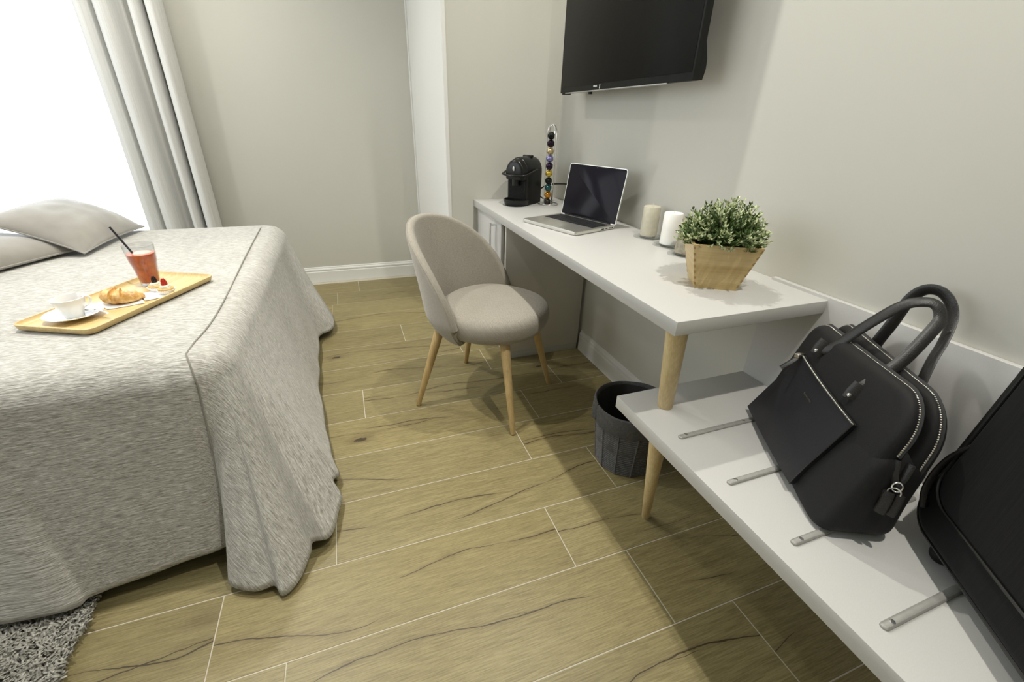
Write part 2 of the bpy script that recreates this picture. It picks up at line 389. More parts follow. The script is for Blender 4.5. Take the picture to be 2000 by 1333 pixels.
WX0, WX1, WZ1 = -2.25, -1.05, 2.45
struct('wall_far', G().box((WX1, YF, -.08), (XW+.1, YF+.15, ZC)).box((XL, YF, -.08), (WX0, YF+.15, ZC)).box((WX0, YF, WZ1), (WX1, YF+.15, ZC)).box((WX0, YF, -.08), (WX1, YF+.15, 0)), 'wall')
BX = .525
struct('wall_alcove', G().box((BX, YN, -.08), (XW+.1, YN+.1, ZC)), 'wall')
# french window (frame beyond the curtain)
wn = G(); fr = .05
wn.box((WX0, YF+.05, 0), (WX0+fr, YF+.11, WZ1)).box((WX1-fr, YF+.05, 0), (WX1, YF+.11, WZ1)).box((WX0, YF+.05, WZ1-fr), (WX1, YF+.11, WZ1)).box((WX0, YF+.05, 0), (WX1, YF+.11, .06))
w1 = struct('window_1', wn, 'trim')
struct('window_pane', G().box((WX0+fr, YF+.078, .06), (WX1-fr, YF+.084, WZ1-fr)), 'winglass', w1)
# closet front facing the bed : frame and two door leaves
dg = G().box((.505, YN-.004, 0), (BX, YN+.064, ZC-.02), .002).box((.509, YF-.03, 0), (BX, YF, ZC-.02), .002).box((.507, YN+.064, 2.35), (BX, YF-.03, ZC-.02), .002)
d1 = struct('door_1', dg, 'trim')
struct('door_panel', G().box((.513, YN+.074, .01), (BX+.02, 2.956, 2.345), .003), 'trim', d1)
struct('door_panel', G().box((.517, 2.972, .01), (BX+.02, YF-.034, 2.345), .003), 'trim', d1)
struct('wall_closet', G().box((BX+.021, YN+.1, -.08), (BX+.06, YF, ZC)), 'wall')
# baseboards : moulded profile
def baseboard(name, p0, p1, nrm):
    p0, p1, nrm = V(p0), V(p1), V(nrm)
    prof = [(0, 0), (.014, 0), (.014, .078), (.0125, .082), (.0105, .084), (.0105, .088), (.0125, .090), (.0125, .098), (.009, .104), (.0075, .106), (.0075, .109), (.006, .114), (0, .116)]
    g = G(); g.rings([[p+nrm*a+V((0, 0, z)) for a, z in prof] for p in (p0, p1)]); o = g.obj(name, 'trim', None, True, 20); fixn(o); o['kind'] = 'structure'; return o
baseboard('baseboard_far', (WX1, YF, 0), (.505, YF, 0), (0, -1, 0))
baseboard('baseboard_right', (XW, YB, 0), (XW, 1.9, 0), (-1, 0, 0))
baseboard('baseboard_left', (XL, YB, 0), (XL, YF, 0), (1, 0, 0))
baseboard('baseboard_rear', (XL, YB, 0), (XW, YB, 0), (0, 1, 0))

# ================================================================== CURTAIN
cur = thing('curtain', (-1.0, 3.38, 0), 'pale grey floor-length curtain gathered in deep folds beside the bright window', 'curtain')
pts = [(-.195, .0), (-.165, -.012), (-.135, .006), (-.122, .035), (-.108, .02), (-.09, -.03), (-.055, -.05), (-.022, -.03), (-.012, .03), (.0, .055), (.03, .06), (.048, .045), (.052, .0), (.06, -.035), (.082, -.048), (.102, -.03), (.108, .02), (.112, .055), (.122, .05), (.128, .0), (.14, -.045), (.17, -.055), (.192, -.03), (.2, .015), (.195, .045)]
cp = catmull([(x, y, 0) for x, y in pts], 8)
vs, fs = [], []; NZ = 26
for i in range(NZ+1):
    z = .02+(2.52-.02)*i/NZ; s = 1-.02*sin(z*2); 
    for k, p in enumerate(cp):
        wob = .006*noise.noise(V((p.x*9, z*.8, 3)))
        vs.append((p.x*s+wob+.012*(z/2.5-.5), p.y*1.35*(.9+.1*z/2.5)+wob, z))
n = len(cp)
for i in range(NZ):
    for j in range(n-1): fs.append((i*n+j, i*n+j+1, (i+1)*n+j+1, (i+1)*n+j))
c = mesh_obj('curtain_cloth', vs, fs, 'curtain', cur); sm = c.modifiers.new('s', 'SOLIDIFY'); sm.thickness = .0018
G().cone((-1.35, 0, 2.545), (.35, 0, 2.545), .012, .012, 14).box((-.02, 0, 2.53), (0, .085, 2.56)).obj('curtain_rod', 'chrome', cur)

# ================================================================== BED + SPREAD
BZ = .60
bed = thing('bed', (-1.38, 1.92, 0), 'double bed hidden under the grey woven bedspread', 'bed')
G().box((-1.0, -.79, .015), (.93, .79, .30), .02).obj('bed_base', 'dark', bed)  # dark base dropped near the floor, standing in for underbed shade
G().box((-1.0, -.76, .30), (.96, .76, .575), .05).obj('mattress', 'mattress', bed)

XE, YE0, YE1 = -.335, 1.10, 2.76     # outer vertical faces of the spread
# stations: (top edge x,y , hem x,y, hem z, extra weight)
ST = [((-2.43, YE0), (-2.43, 1.03), .06), ((-1.5, YE0), (-1.5, 1.025), .06), ((-1.12, YE0), (-1.15, 1.01), .055), ((-.98, YE0), (-1.0, .985), .055),
      ((-.90, YE0), (-.89, .975), .05), ((-.85, YE0), (-.80, .965), .05), ((-.82, YE0), (-.752, .970), .045), ((-.79, YE0), (-.735, .985), .05), ((-.72, YE0), (-.69, .992), .055),
      ((-.62, YE0), (-.60, 1.0), .062), ((-.53, YE0), (-.52, 1.005), .07), ((-.46, YE0), (-.46, 1.008), .075), ((-.415, 1.104), (-.425, 1.02), .07),
      ((-.395, 1.108), (-.43, .975), .035), ((-.375, 1.118), (-.424, .928), .028), ((-.365, 1.128), (-.365, .893), .022), ((-.358, 1.138), (-.318, .890), .03), ((-.352, 1.148), (-.294, .862), .016),
      ((-.348, 1.16), (-.245, .895), .022), ((-.344, 1.172), (-.226, .955), .035), ((-.342, 1.186), (-.220, .978), .05), ((-.340, 1.2), (-.198, .982), .045), ((-.338, 1.22), (-.170, .998), .035), ((-.337, 1.25), (-.150, 1.07), .035),
      ((-.336, 1.29), (-.147, 1.15), .03), ((XE, 1.33), (-.165, 1.205), .055), ((XE, 1.37), (-.148, 1.26), .035), ((XE, 1.46), (-.172, 1.37), .04), ((XE, 1.56), (-.192, 1.49), .042), ((XE, 1.68), (-.206, 1.64), .045),
      ((XE, 1.85), (-.222, 1.83), .045), ((XE, 2.0), (-.226, 2.0), .045), ((XE, 2.15), (-.236, 2.15), .048), ((XE, 2.3), (-.243, 2.31), .05), ((XE, 2.44), (-.232, 2.40), .045), ((-.337, 2.55), (-.182, 2.455), .04),
      ((-.342, 2.62), (-.168, 2.52), .045), ((-.36, 2.70), (-.175, 2.64), .06), ((-.40, 2.745), (-.24, 2.80), .05), ((-.5, YE1), (-.45, 2.85), .05), ((-.8, YE1), (-.8, 2.83), .05), ((-1.3, YE1), (-1.3, 2.85), .05), ((-2.43, YE1), (-2.43, 2.84), .05)]
tops = catmull([(a[0], a[1], 0) for a, b, z in ST], 12); hems = catmull([(b[0], b[1], z) for a, b, z in ST], 12)
NS = len(tops)
def onorm(i):
    a = tops[max(i-2, 0)]; b = tops[min(i+2, NS-1)]; t = b-a; return V((t.y, -t.x, 0)).normalized()
RAD = .075; NA = 9; NH = 34; NT = 14
vs, uvs, rings_n = [], [], 0
levels = []
def flat_uv(p, arc, nr): return ((p.x+nr.x*arc), (p.y+nr.y*arc))
seam_pts = {}
grid = []; NRM = []
for i in range(NS):
    e = tops[i]; RC = .11; col = []
    ctr = V((min(e.x, XE-RC), min(max(e.y, YE0+RC), YE1-RC), 0)); nr = (V((e.x, e.y, 0))-ctr).normalized(); NRM.append(nr)
    e = ctr+nr*RC
    inn = e-nr*RAD; inn.z = 0
    spine = V((min(max(inn.x, -2.43), -1.15), 1.93, 0))
    if i < 2: spine.x = -2.43
    for k in range(NT):
        p = spine.lerp(inn, k/NT); z = BZ+.004*noise.noise(V((p.x*2.2, p.y*2.2, 1)))+.0015*noise.noise(V((p.x*9, p.y*9, 1)))
        col.append((V((p.x, p.y, z)), (p.x, p.y)))
    for k in range(NA):
        a = k/NA*pi/2*.92
        p = inn+nr*RAD*sin(a); z = BZ-RAD*(1-cos(a))+(.004*noise.noise(V((inn.x*2.2, inn.y*2.2, 1)))+.0015*noise.noise(V((inn.x*9, inn.y*9, 1))))*(1-k/NA)
        col.append((V((p.x, p.y, z)), flat_uv(inn, RAD*a, nr)))
    a = pi/2*.92; st = inn+nr*RAD*sin(a); zs = BZ-RAD*(1-cos(a)); h = hems[i]
    L = RAD*a
    f1 = .002*sin(i*.31)+.004*sin(i*.13+1.3)
    for k in range(NH+1):
        t = k/NH
        g = t*.8+.2*t*t
        p = V((st.x, st.y, 0)).lerp(V((h.x, h.y, 0)), g)
        z = zs+(h.z-zs)*t
        amp = f1*t*(1 if nr.x > .3 else .35)
        p = p+nr*(amp+.006*noise.noise(V((p.x*5, p.y*5, z*4)))*t)
        col.append((V((p.x, p.y, z)), flat_uv(inn, L+(zs-z)*1.0, nr)))
    grid.append(col)
m_ = len(grid[0])
for col in grid:
    for p, uv in col: vs.append(p); uvs.append(uv)
fs = [(i*m_+k, i*m_+k+1, (i+1)*m_+k+1, (i+1)*m_+k) for i in range(NS-1) for k in range(m_-1)]
sp_t = thing('bedspread', (-1.4, 1.9, 0), 'greige woven bedspread draped over the bed down to the floor', 'bedspread')
def reloc(vs, o): return [V(v)-V(o.location) for v in vs]
sp = mesh_obj('spread_cloth', reloc(vs, sp_t), fs, 'spread', sp_t, uvs=uvs)
so = sp.modifiers.new('s', 'SOLIDIFY'); so.thickness = .004; so.offset = -1
# piping seam : on top then down the near face
iS = min(range(NS), key=lambda i: (tops[i]-V((-.405, 1.105, 0))).length)
path = [V((-.452, 2.70, BZ-.012)), V((-.447, 2.62, BZ)), V((-.437, 2.3, BZ+.004)), V((-.427, 1.95, BZ+.003)), V((-.414, 1.6, BZ+.002)), V((-.412, 1.36, BZ+.001)), V((-.424, 1.23, BZ+.001))]
path = catmull(path, 6)+[grid[iS][k][0]+NRM[iS]*.0015 for k in range(NT+1, m_-4)]
G().tube(path, .0024, 6).obj('piping', 'seam', sp_t).location = -V(sp_t.location)

# ================================================================== PILLOWS
def pillow(c0, ex, ey, lx, ly, th, label, name='pillow', bf_=.3):
    """c0 corner, ex, ey unit edge dirs"""
    ex = V(ex).normalized(); ey = V(ey); ey = (ey-ex*ey.dot(ex)).normalized(); nz = ex.cross(ey)
    if nz.z < 0: nz = -nz
    t = thing(name, V(c0), label, 'pillow'); n = 36; top, bot = [], []
    def shp(u, v):
        pinch = .035*(1-(2*u-1)**2)*(1 if v < .5 else -1)*abs(2*v-1)**4
        pinch2 = .035*(1-(2*v-1)**2)*(1 if u < .5 else -1)*abs(2*u-1)**4
        h = (max(0, 1-abs(2*u-1)**2.6)**.62)*(max(0, 1-abs(2*v-1)**2.6)**.62)
        return V((u*lx+pinch2*lx, v*ly+pinch*ly, 0)), h
    for sgn, arr in ((1, top), (-1, bot)):
        for i in range(n+1):
            for j in range(n+1):
                u = .5-.5*cos(pi*i/n); v = .5-.5*cos(pi*j/n); p, h = shp(u, v)
                wr = .0035*noise.noise(V((u*7, v*7, sgn)))+.0018*noise.noise(V((u*22, v*16, 4)))
                arr.append(ex*p.x+ey*p.y+nz*(sgn*(h*th/2+wr*min(1, h*3))*(1 if sgn > 0 else bf_)))
    f = []
    for i in range(n):
        for j in range(n):
            a = i*(n+1)+j; q = (a, a+n+1, a+n+2, a+1); f.append(q); k = len(top); f.append(tuple(x+k for x in reversed(q)))
    o = mesh_obj('cushion_cover', top+bot, f, 'pillow', t)
    bm = bmesh.new(); bm.from_mesh(o.data); bmesh.ops.remove_doubles(bm, verts=bm.verts[:], dist=.0006); bmesh.ops.recalc_face_normals(bm, faces=bm.faces[:]); bm.to_mesh(o.data); bm.free()
    edge = [shp(.5-.5*cos(pi*i/24), 0)[0] for i in range(24)]+[shp(1, .5-.5*cos(pi*i/24))[0] for i in range(24)]+[shp(.5+.5*cos(pi*i/24), 1)[0] for i in range(24)]+[shp(0, .5+.5*cos(pi*i/24))[0] for i in range(24)]
    G().tube([ex*p.x+ey*p.y for p in edge], .0035, 6, True).obj('piping', 'pillow', t)
    return t
pillow((-1.025, 2.205, .617), (.05, .50, -.0), (-.26, .02, .115), .50, .33, .15, 'top velvet cushion leaning tilted on the pillow below it')
pillow((-1.045, 2.33, .617), (-.45, -.89, 0), (-.89, .45, .0), .62, .42, .17, 'lower taupe velvet pillow lying flat on the bed, under the tilted one')

# ================================================================== RUG
rug = thing('shaggy_rug', (-1.5, .75, 0), 'grey shaggy rug on the oak floor, partly under the bed', 'rug')
G().box((-.75, -.55, .0005), (.755, .85, .012)).obj('rug_backing', 'rug', rug)
vs, fs = [], []
def tuft(x, y, h):
    a = random.uniform(0, 2*pi); ln = random.uniform(.2, .9)*h; r = random.uniform(.0022, .0036); k = len(vs)
    bend = V((cos(a)*ln, sin(a)*ln, h))
    mid = V((cos(a+1)*ln*.3, sin(a+1)*ln*.3, h*.55)); tip = mid+V((cos(a)*ln*.8, sin(a)*ln*.8, h*.35))
    for q, rr in ((V((0, 0, 0)), r*.8), (mid, r), (tip, r*.75)):
        for j in range(4):
            b = j*pi/2+a; vs.append((x+q.x+rr*cos(b), y+q.y+rr*sin(b), .010+q.z+(rr*.4 if j % 2 else 0)))
    for lv in (0, 4):
        for j in range(4): fs.append((k+lv+j, k+lv+(j+1) % 4, k+lv+4+(j+1) % 4, k+lv+4+j))
    fs.append((k+8, k+9, k+10, k+11))
x = -.10
while x < .765:
    y = -.2
    while y < .62:
        jx = x+random.uniform(-.003, .003)+(.012*noise.noise(V((x*3, y*14, 0))) if x > .74 else 0)
        tuft(jx, y+random.uniform(-.003, .003), random.uniform(.014, .026)); y += .0052
    x += .0052
pl = mesh_obj('pile', vs, fs, 'rug', rug); pl['kind'] = 'stuff'

# ================================================================== DESK
DZ, DT = .755, .035
dk = thing('desk', (.89, 1.53, 0), 'white wall-mounted desk with pine leg and cabinet at its far end', 'desk')
def D(g, name, mat, **k):
    o = g.obj(name, mat, dk, **k)
    o.location = -V(dk.location) if False else (0, 0, 0)
    return o
def loc(p): return V(p)-V(dk.location)
def dbox(a, b, bev=.001): return G().box(loc(a), loc(b), bev)
D(dbox((.648, .688, DZ-DT), (XW-.0005, YN-.0005, DZ), .0012), 'desktop', 'lam')
D(G().cone(loc((.751, .777, .4505)), loc((.694, .733, DZ-DT)), .0205, .0262, 32, .0015), 'leg', 'leg')
# cabinet
D(dbox((.676, 1.905, .04), (XW-.02, 1.923, DZ-DT)), 'side_panel', 'lamgrey')
D(dbox((.700, 1.909, .0), (XW-.02, 1.921, .045)), 'plinth', 'lam')
D(dbox((.690, 1.923, .055), (.712, YN-.004, .075)), 'bottom_panel', 'lam')
D(dbox((.700, 1.923, .0), (.712, YN-.004, .05)), 'plinth', 'trim')
D(dbox((.676, YN-.018, .04), (XW-.02, YN-.001, DZ-DT)), 'side_panel', 'lamgrey')
dr = D(dbox((.664, 1.945, .075), (.682, YN-.022, DZ-DT-.006), .0015), 'door', 'lam')
hy = 2.02
h = G().box(loc((.630, hy-.006, .54)), loc((.638, hy+.006, .70)), .001).box(loc((.638, hy-.005, .545)), loc((.664, hy+.005, .553))).box(loc((.638, hy-.005, .687)), loc((.664, hy+.005, .695)))
o = h.obj('handle', 'chrome', dr)
D(dbox((.712, 1.923, .07), (XW-.02, YN-.02, .085)), 'shelf_panel', 'lam')

# ================================================================== LUGGAGE BENCH
NZB = .45
be = thing('luggage_bench', (.88, .05, 0), 'low white luggage bench on pine legs with upright back panel', 'bench')
bl = lambda p: V(p)-V(be.location)
BY0, BY1 = -.95, .860
G().box(bl((.650, BY0, .413)), bl((1.113, BY1, NZB)), .0012).obj('bench_top', 'lam', be)
G().box(bl((1.1135, BY0, .413)), bl((XW-.0005, BY1, .763)), .001).obj('back_panel', 'lam', be)
G().cone(bl((.780, .783, .0015)), bl((.692, .713, .413)), .0125, .0235, 32, .0012).obj('leg', 'leg', be)
G().cone(bl((.780, -.86, .0015)), bl((.692, -.79, .413)), .0125, .0235, 32, .0012).obj('leg', 'leg', be)
G().cone(bl((1.04, .783, .0015)), bl((1.07, .74, .413)), .0125, .0235, 24, .0012).obj('leg', 'leg', be)
for y in (.651, .4905, .332, .1725, .012, -.148):
    out = [(.7015-.006+.006*(1-cos(a)) if False else .7015-.0062*cos(a)+.0, y+.0068*sin(a)) for a in [i/8*pi-pi/2 for i in range(9)]]
    outline = [(.7015-.0062*cos(a), y+.0068*sin(a)) for a in [pi/2-i/8*pi for i in range(9)]]+[(1.04+.0062*cos(a), y+.0068*sin(a)) for a in [-pi/2+i/8*pi for i in range(9)]]
    c_ = V((.87, y, 0))
    def sc_(p, k): 
        v = V((p[0], p[1], 0)); ax = V((min(max(v.x, .7015), 1.04), y, 0)); return ax+(v-ax)*k
    g = G().rings([[bl(V((*sc_(p, 1)[:2], z))) for p in outline] if k == 1 else [bl(V((*sc_(p, k)[:2], z))) for p in outline] for z, k in ((NZB+.0002, 1), (NZB+.0035, 1), (NZB+.0055, .72), (NZB+.0058, .0001 if False else .6))])
    s_ = g.obj('rail_strip', 'steel', be); fixn(s_); s_['label'] = 'brushed steel rail across the bench top'
    for xx in (.716, .90):
        G().lathe([(.0045, 0), (.0045, .0012), (.003, .0016)], 14, bl((xx, y, NZB+.0056))).box(bl((xx-.004, y-.0005, NZB+.007)), bl((xx+.004, y+.0005, NZB+.0076))).obj('screw', 'chrome', s_)

# ================================================================== CHAIR
CF = V((.718, -.696, 0)); CS = V((.696, .718, 0)); CC = V((.494, 1.622, 0))
ch = thing('dining_chair', CC, 'taupe upholstered scoop-back chair with four tapered beech legs', 'chair')
def cw(f, s, z): return CF*f+CS*s+V((0, 0, z))
for f0, s0, f1_, s1 in ((-.231, -.2135, -.135, -.135), (-.231, .2135, -.135, .135), (.231, -.2135, .140, -.125), (.231, .2135, .150, .135)):
    G().cone(cw(f0, s0, .002), cw(f1_, s1, .40), .0105, .0215, 24, .001).obj('leg', 'chairleg', ch)
# seat cushion
def seat_ring(k, z, n=64):
    out = []
    for j in range(n):
        a = 2*pi*j/n; ca, sa = cos(a), sin(a); e = 2.25
        r = (abs(ca)**e+abs(sa)**e)**(-1/e)
        fx = r*ca*(.235 if ca > 0 else .225); sx = r*sa*(.238-.012*ca)
        out.append(cw(.028+fx*k, sx*k, z))
    return out
prof = [(.55, .372), (.80, .370), (.90, .374), (.955, .386), (.985, .402), (1.0, .420), (.995, .438), (.975, .453), (.93, .465), (.86, .472), (.74, .4775), (.58, .481), (.4, .4835), (.2, .4845), (.05, .485)]
rs = [seat_ring(k, z) for k, z in prof]; g = G().rings(rs)
uv = []
for (k, z) in prof:
    for j in range(64): p = seat_ring(k, z)[j] if False else rs[prof.index((k, z))][j]; uv.append((p.dot(CS), p.dot(CF)+z))
mesh_obj('seat', g.v, g.f, 'chair', ch, uvs=uv)
# backrest scoop
def shell_pt(a, b, off):
    """a in -1..1 round the seat, b 0..1 up, off = outward offset"""
    th = a*radians(83); h = b*max(0, 1-abs(a)**2.1)**(1/2.0)
    H = .420; z = .352+H*h
    R = .234-.004*abs(a)+off+.030*h*(1-.5*abs(a))
    q = max(0, 1-(z-.352)/.10); R -= .045*q*q                        # curls in under the seat
    lean = .055*((z-.36)/.42)**1.3 if z > .36 else 0
    side_fwd = .028
    return cw(side_fwd-R*cos(th)-lean*(1 if True else 0), R*sin(th), z)
NA_, NB_ = 60, 18; TH = .036
cols, uvc = [], []
for i in range(NA_+1):
    a = sin((i/NA_*2-1)*pi/2)*.985
    innr = [shell_pt(a, k/NB_, 0) for k in range(NB_+1)]; outr = [shell_pt(a, k/NB_, TH) for k in range(NB_+1)]
    e0 = (shell_pt(a-.004, 1, TH/2)+shell_pt(a+.004, 1, TH/2))/2
    tang = (shell_pt(min(a+.01, .999), 1, TH/2)-shell_pt(max(a-.01, -.999), 1, TH/2)).normalized()
    rad = (outr[-1]-innr[-1]).normalized(); od = tang.cross(rad)
    up_dir = (shell_pt(a, 1, TH/2)-shell_pt(a, .9, TH/2)); 
    if od.dot(up_dir+V((0, 0, .001))+CF*.01*abs(a)) < 0: od = -od
    mid = (innr[-1]+outr[-1])/2; hw = (outr[-1]-innr[-1]).length/2
    rim = [mid-rad*hw*cos(x)+od*.017*sin(x) for x in [pi*k/8 for k in range(1, 8)]]
    col = innr+rim+list(reversed(outr)); cols.append(col)
    u = a*.42
    uvc += [(u, .4*k/NB_*1.0) for k in range(NB_+1)]+[(u, .4+.01*k) for k in range(1, 8)]+[(u, .9-.4*k/NB_) for k in range(NB_+1)]
n = len(cols[0]); vs = [p for c_ in cols for p in c_]
fs = [(i*n+k, i*n+(k+1) % n, (i+1)*n+(k+1) % n, (i+1)*n+k) for i in range(NA_) for k in range(n)]
fs += [tuple(range(n)), tuple(reversed([NA_*n+k for k in range(n)]))]
bk = mesh_obj('backrest', vs, fs, 'chair', ch, uvs=[(v, u) if False else (u, v) for u, v in uvc]); fixn(bk)
pp = [cols[i][NB_+1+5] for i in range(NA_+1)]
G().tube(pp, .0028, 6).obj('piping', 'chair', bk)

# ================================================================== WASTE BASKET
bs = thing('waste_basket', (.87, 1.05, 0), 'charcoal woven paper-cord waste basket with fabric liner, beside the bench leg', 'basket')
NSD = 12
def brad(z): return .107+(.134-.107)*z/.26
def poly(r, z, n=96, rot=.15):
    out = []
    for j in range(n):
        a = 2*pi*j/n; k = (a/(2*pi/NSD)) % 1; rr = r*cos(pi/NSD)/cos((k-.5)*2*pi/NSD); rr = rr*.75+r*.25
        out.append(V((rr*cos(a+rot), rr*sin(a+rot), z)))
    return out
G().rings([poly(brad(z)-.006, z) for z in (.002, .10, .20, .25)], True, False).obj('inner_wall', 'dark', bs)
nc = 27
for k in range(nc):
    z = .006+k*.0088
    if z > .205: break
    G().tube([p*1.0 for p in poly(brad(z), z, 72)], .0033, 8, True, flat=.95).obj('cord', 'basket', bs)
g = G()
for k in range(NSD):
    a = 2*pi*k/NSD+.15; zz = .004
    while zz < .205:
        g.sphere((brad(zz)*cos(a)*1.012, brad(zz)*sin(a)*1.012, zz), .0042, 6, (1, 1, 1.0)); zz += .0058
g.obj('stitching', 'basket', bs)['kind'] = 'stuff'
rl = []
for r, z in ((.118, .10), (.125, .2), (.128, .245), (.130, .257), (.134, .2615), (.139, .258), (.1405, .245), (.1395, .215), (.138, .195), (.137, .190)):
    rl.append([V(((r+.0018*noise.noise(V((cos(a)*3, sin(a)*3, z*20))))*cos(a), (r+.0018*noise.noise(V((cos(a)*3, sin(a)*3, z*20))))*sin(a), z+.0025*sin(a*3+1)*(z > .18))) for a in [2*pi*j/72 for j in range(72)]])
G().rings(rl, False, False).obj('fabric_liner', 'liner', bs)
G().box((-.012, -.004, 0), (.012, .004, .07), .003, Matrix.Translation((-.138, .03, .195)) @ Matrix.Rotation(-pi/2+.2, 4, 'Z')).obj('tab_handle', 'liner', bs)

# ================================================================== TELEVISION
tv = thing('television', (1.01, 1.676, 1.262), 'large black flat television mounted on the wall above the desk', 'television')
tw, thh = .451, .53
G().box((-.0, -tw, 0), (.022, tw, thh), .002).obj('frame', 'blackmatte', tv)
G().box((-.0012, -tw+.008, .022), (.001, tw-.008, thh-.008), .0004).obj('screen', 'tvscreen', tv)
prof = [(-tw+.004, .0), (tw-.004, .0)]
g = G(); sect = [(.020, .002), (.036, .002), (.042, .03), (.040, .055), (.026, .10), (.024, thh-.03), (.020, thh-.01)]
g.rings([[V((x, y, z)) for x, z in sect] for y in (-tw+.001, tw-.001)]); fixn(g.obj('back_housing', 'blackmatte', tv, True, 50))
G().box((.0, -tw+.12, -.004), (.012, tw-.05, .0002), .001).obj('bottom_strip', 'steel', tv)
G().lathe([(.008, -.012), (.009, -.004), (.009, .0)], 14, (.02, .20, 0)).obj('sensor_knob', 'blackplastic', tv)
G().box((.004, .40, -.006), (.03, .44, .0), .001).obj('foot_tab', 'blackmatte', tv)
def text(body, size, mat, parent, mx, name='logo', ext=.0002, italic=0):
    cu = bpy.data.curves.new(name, 'FONT'); cu.body = body; cu.size = size; cu.extrude = ext; cu.align_x = 'CENTER'; cu.align_y = 'CENTER'; cu.shear = italic
    cu.materials.append(MT[mat]); tmp = bpy.data.objects.new('text_source', cu); COL.objects.link(tmp); me = bpy.data.meshes.new_from_object(tmp.evaluated_get(bpy.context.evaluated_depsgraph_get()))
    bpy.data.objects.remove(tmp); o = bpy.data.objects.new(name, me); COL.objects.link(o); o.parent = parent; o.matrix_local = mx; return o
MX = lambda o, x, y: Matrix((( x[0], y[0], V(x).cross(V(y))[0], o[0]), (x[1], y[1], V(x).cross(V(y))[1], o[1]), (x[2], y[2], V(x).cross(V(y))[2], o[2]), (0, 0, 0, 1)))
text('PHILIPS', .0095, 'logo', tv, MX((-.0016, .125, .0125), (0, -1, 0), (0, 0, 1)))
G().box((-.0016, .088, .003), (-.0004, .091, .019)).obj('status_light', 'logo', tv)
G().box((.055, -.2, .2), (XW-1.01, .2, .42), .004).obj('wall_bracket', 'blackmatte', tv)

# ================================================================== WALL SOCKET
so_ = thing('wall_socket', (XW, 1.013, .870), 'white wall socket plate behind the potted plant', 'socket')
G().box((-.009, -.041, -.040), (0, .041, .040), .003).obj('cover_plate', 'trim', so_)
G().box((-.0105, -.026, -.026), (-.008, .026, .026), .001).obj('socket_insert', 'whiteceramic', so_)
for zz in (-.012, 0, .012): G().lathe([(.0022, 0), (.0022, .0006)], 8).obj('socket_hole', 'blackmatte', so_).matrix_local = Matrix.Translation((-.0106, 0, zz)) @ Matrix.Rotation(-pi/2, 4, 'Y')

# ================================================================== COFFEE MACHINE
wv = V((-.62, .785, 0)).normalized(); dv = V((.785, .62, 0)).normalized()      # right->left across the front, front->back
cm = thing('coffee_machine', (.835, 2.10, DZ), 'black capsule coffee machine with rounded top at the far end of the desk', 'coffee machine')
def cl(w, d, z): return wv*w+dv*d+V((0, 0, z))
Wm, Dm = .118, .188
def section(d, z0, z1, ins=0, zc=.155):
    """arch section across the width at depth d"""
    out = [cl(ins, d, z0), cl(ins, d, .07), cl(ins, d, .115), cl(-.0+ins, d, .13)]
    R = Wm/2-ins
    for k in range(17):
        a = pi*k/16; out.append(cl(Wm/2-R*cos(a), d, zc+(z1-zc)*sin(a)))
    return out+[cl(Wm-ins, d, .13), cl(Wm-ins, d, .115), cl(Wm-ins, d, .07), cl(Wm-ins, d, z0)]
g = G().rings([section(.030, .002, .22, .006), section(.034, .0, .225, .001), section(.04, .0, .228), section(Dm-.03, .0, .228), section(Dm-.006, .0, .224, .003), section(Dm, .002, .215, .012)])
body = g.obj('body', 'blackplastic', cm, True, 40); fixn(body)
# head above the cup space
g = G().rings([[cl(Wm/2-(Wm/2-i_)*cos(a), d, .150+(.222-.150-i_)*sin(a)) for a in [pi*k/18 for k in range(19)]]+[cl(Wm-i_-.004, d, .125), cl(i_+.004, d, .125)] for d, i_ in ((-.004, .02), (0, .009), (.006, .004), (.04, .002))])
fixn(g.obj('brew_head', 'blackplastic', cm, True, 40))
G().rings([[cl(Wm/2+.018*cos(a), .012+.016*sin(a), z) for a in [2*pi*k/18 for k in range(18)]] for z in (.096, .104, .128)]).obj('spout', 'blackplastic', cm)
# lever : a U bar round the head
lp = catmull([cl(-.010, .11, .170), cl(-.012, .05, .160), cl(-.008, .0, .150), cl(.015, -.018, .147), cl(Wm/2, -.024, .146), cl(Wm-.015, -.018, .147), cl(Wm+.008, .0, .150), cl(Wm+.012, .05, .160), cl(Wm+.010, .11, .170)], 6)
lv = G().tube(lp, .0065, 10, flat=.7).obj('lever', 'blackplastic', cm)
G().sphere(cl(Wm/2, -.008, .176), .0065, 10, (1, 1, 2.0)).obj('lever_badge', 'chrome', cm)
for w in (-.013, Wm+.013): G().sphere(cl(w, .062, .162), .003, 8).obj('lever_pin', 'chrome', lv)
# dimpled back plate
G().box((0, 0, 0), (1, 1, 1)).v and None
bp_ = G(); bp_.add([cl(.010, .0275, .03), cl(Wm-.010, .0275, .03), cl(Wm-.010, .0275, .122), cl(.010, .0275, .122), cl(.010, .031, .03), cl(Wm-.010, .031, .03), cl(Wm-.010, .031, .122), cl(.010, .031, .122)], [(0, 1, 2, 3), (4, 7, 6, 5), (0, 4, 5, 1), (1, 5, 6, 2), (2, 6, 7, 3), (3, 7, 4, 0)])
for r in range(13):
    for q in range(14):
        w = .015+q*.0068+(.0034 if r % 2 else 0); z = .034+r*.0067
        if w < Wm-.012: bp_.sphere(cl(w, .027, z), .0023, 6, (1, 1, 1))
bpo = bp_.obj('back_plate', 'blackmatte', cm); fixn(bpo)
g = G()
def traysec(z, k):
    return [cl(Wm/2+(Wm/2+.006)*k*cos(a)*1.0, .040-.085*k*max(0, sin(a))**.8, z) for a in [pi*j/20 for j in range(21)]]
g.rings([traysec(0.0, .86), traysec(.006, .92), traysec(.024, 1.0), traysec(.030, 1.0), traysec(.030, .93), traysec(.020, .9)]); fixn(g.obj('drip_tray', 'blackplastic', cm))
g = G()
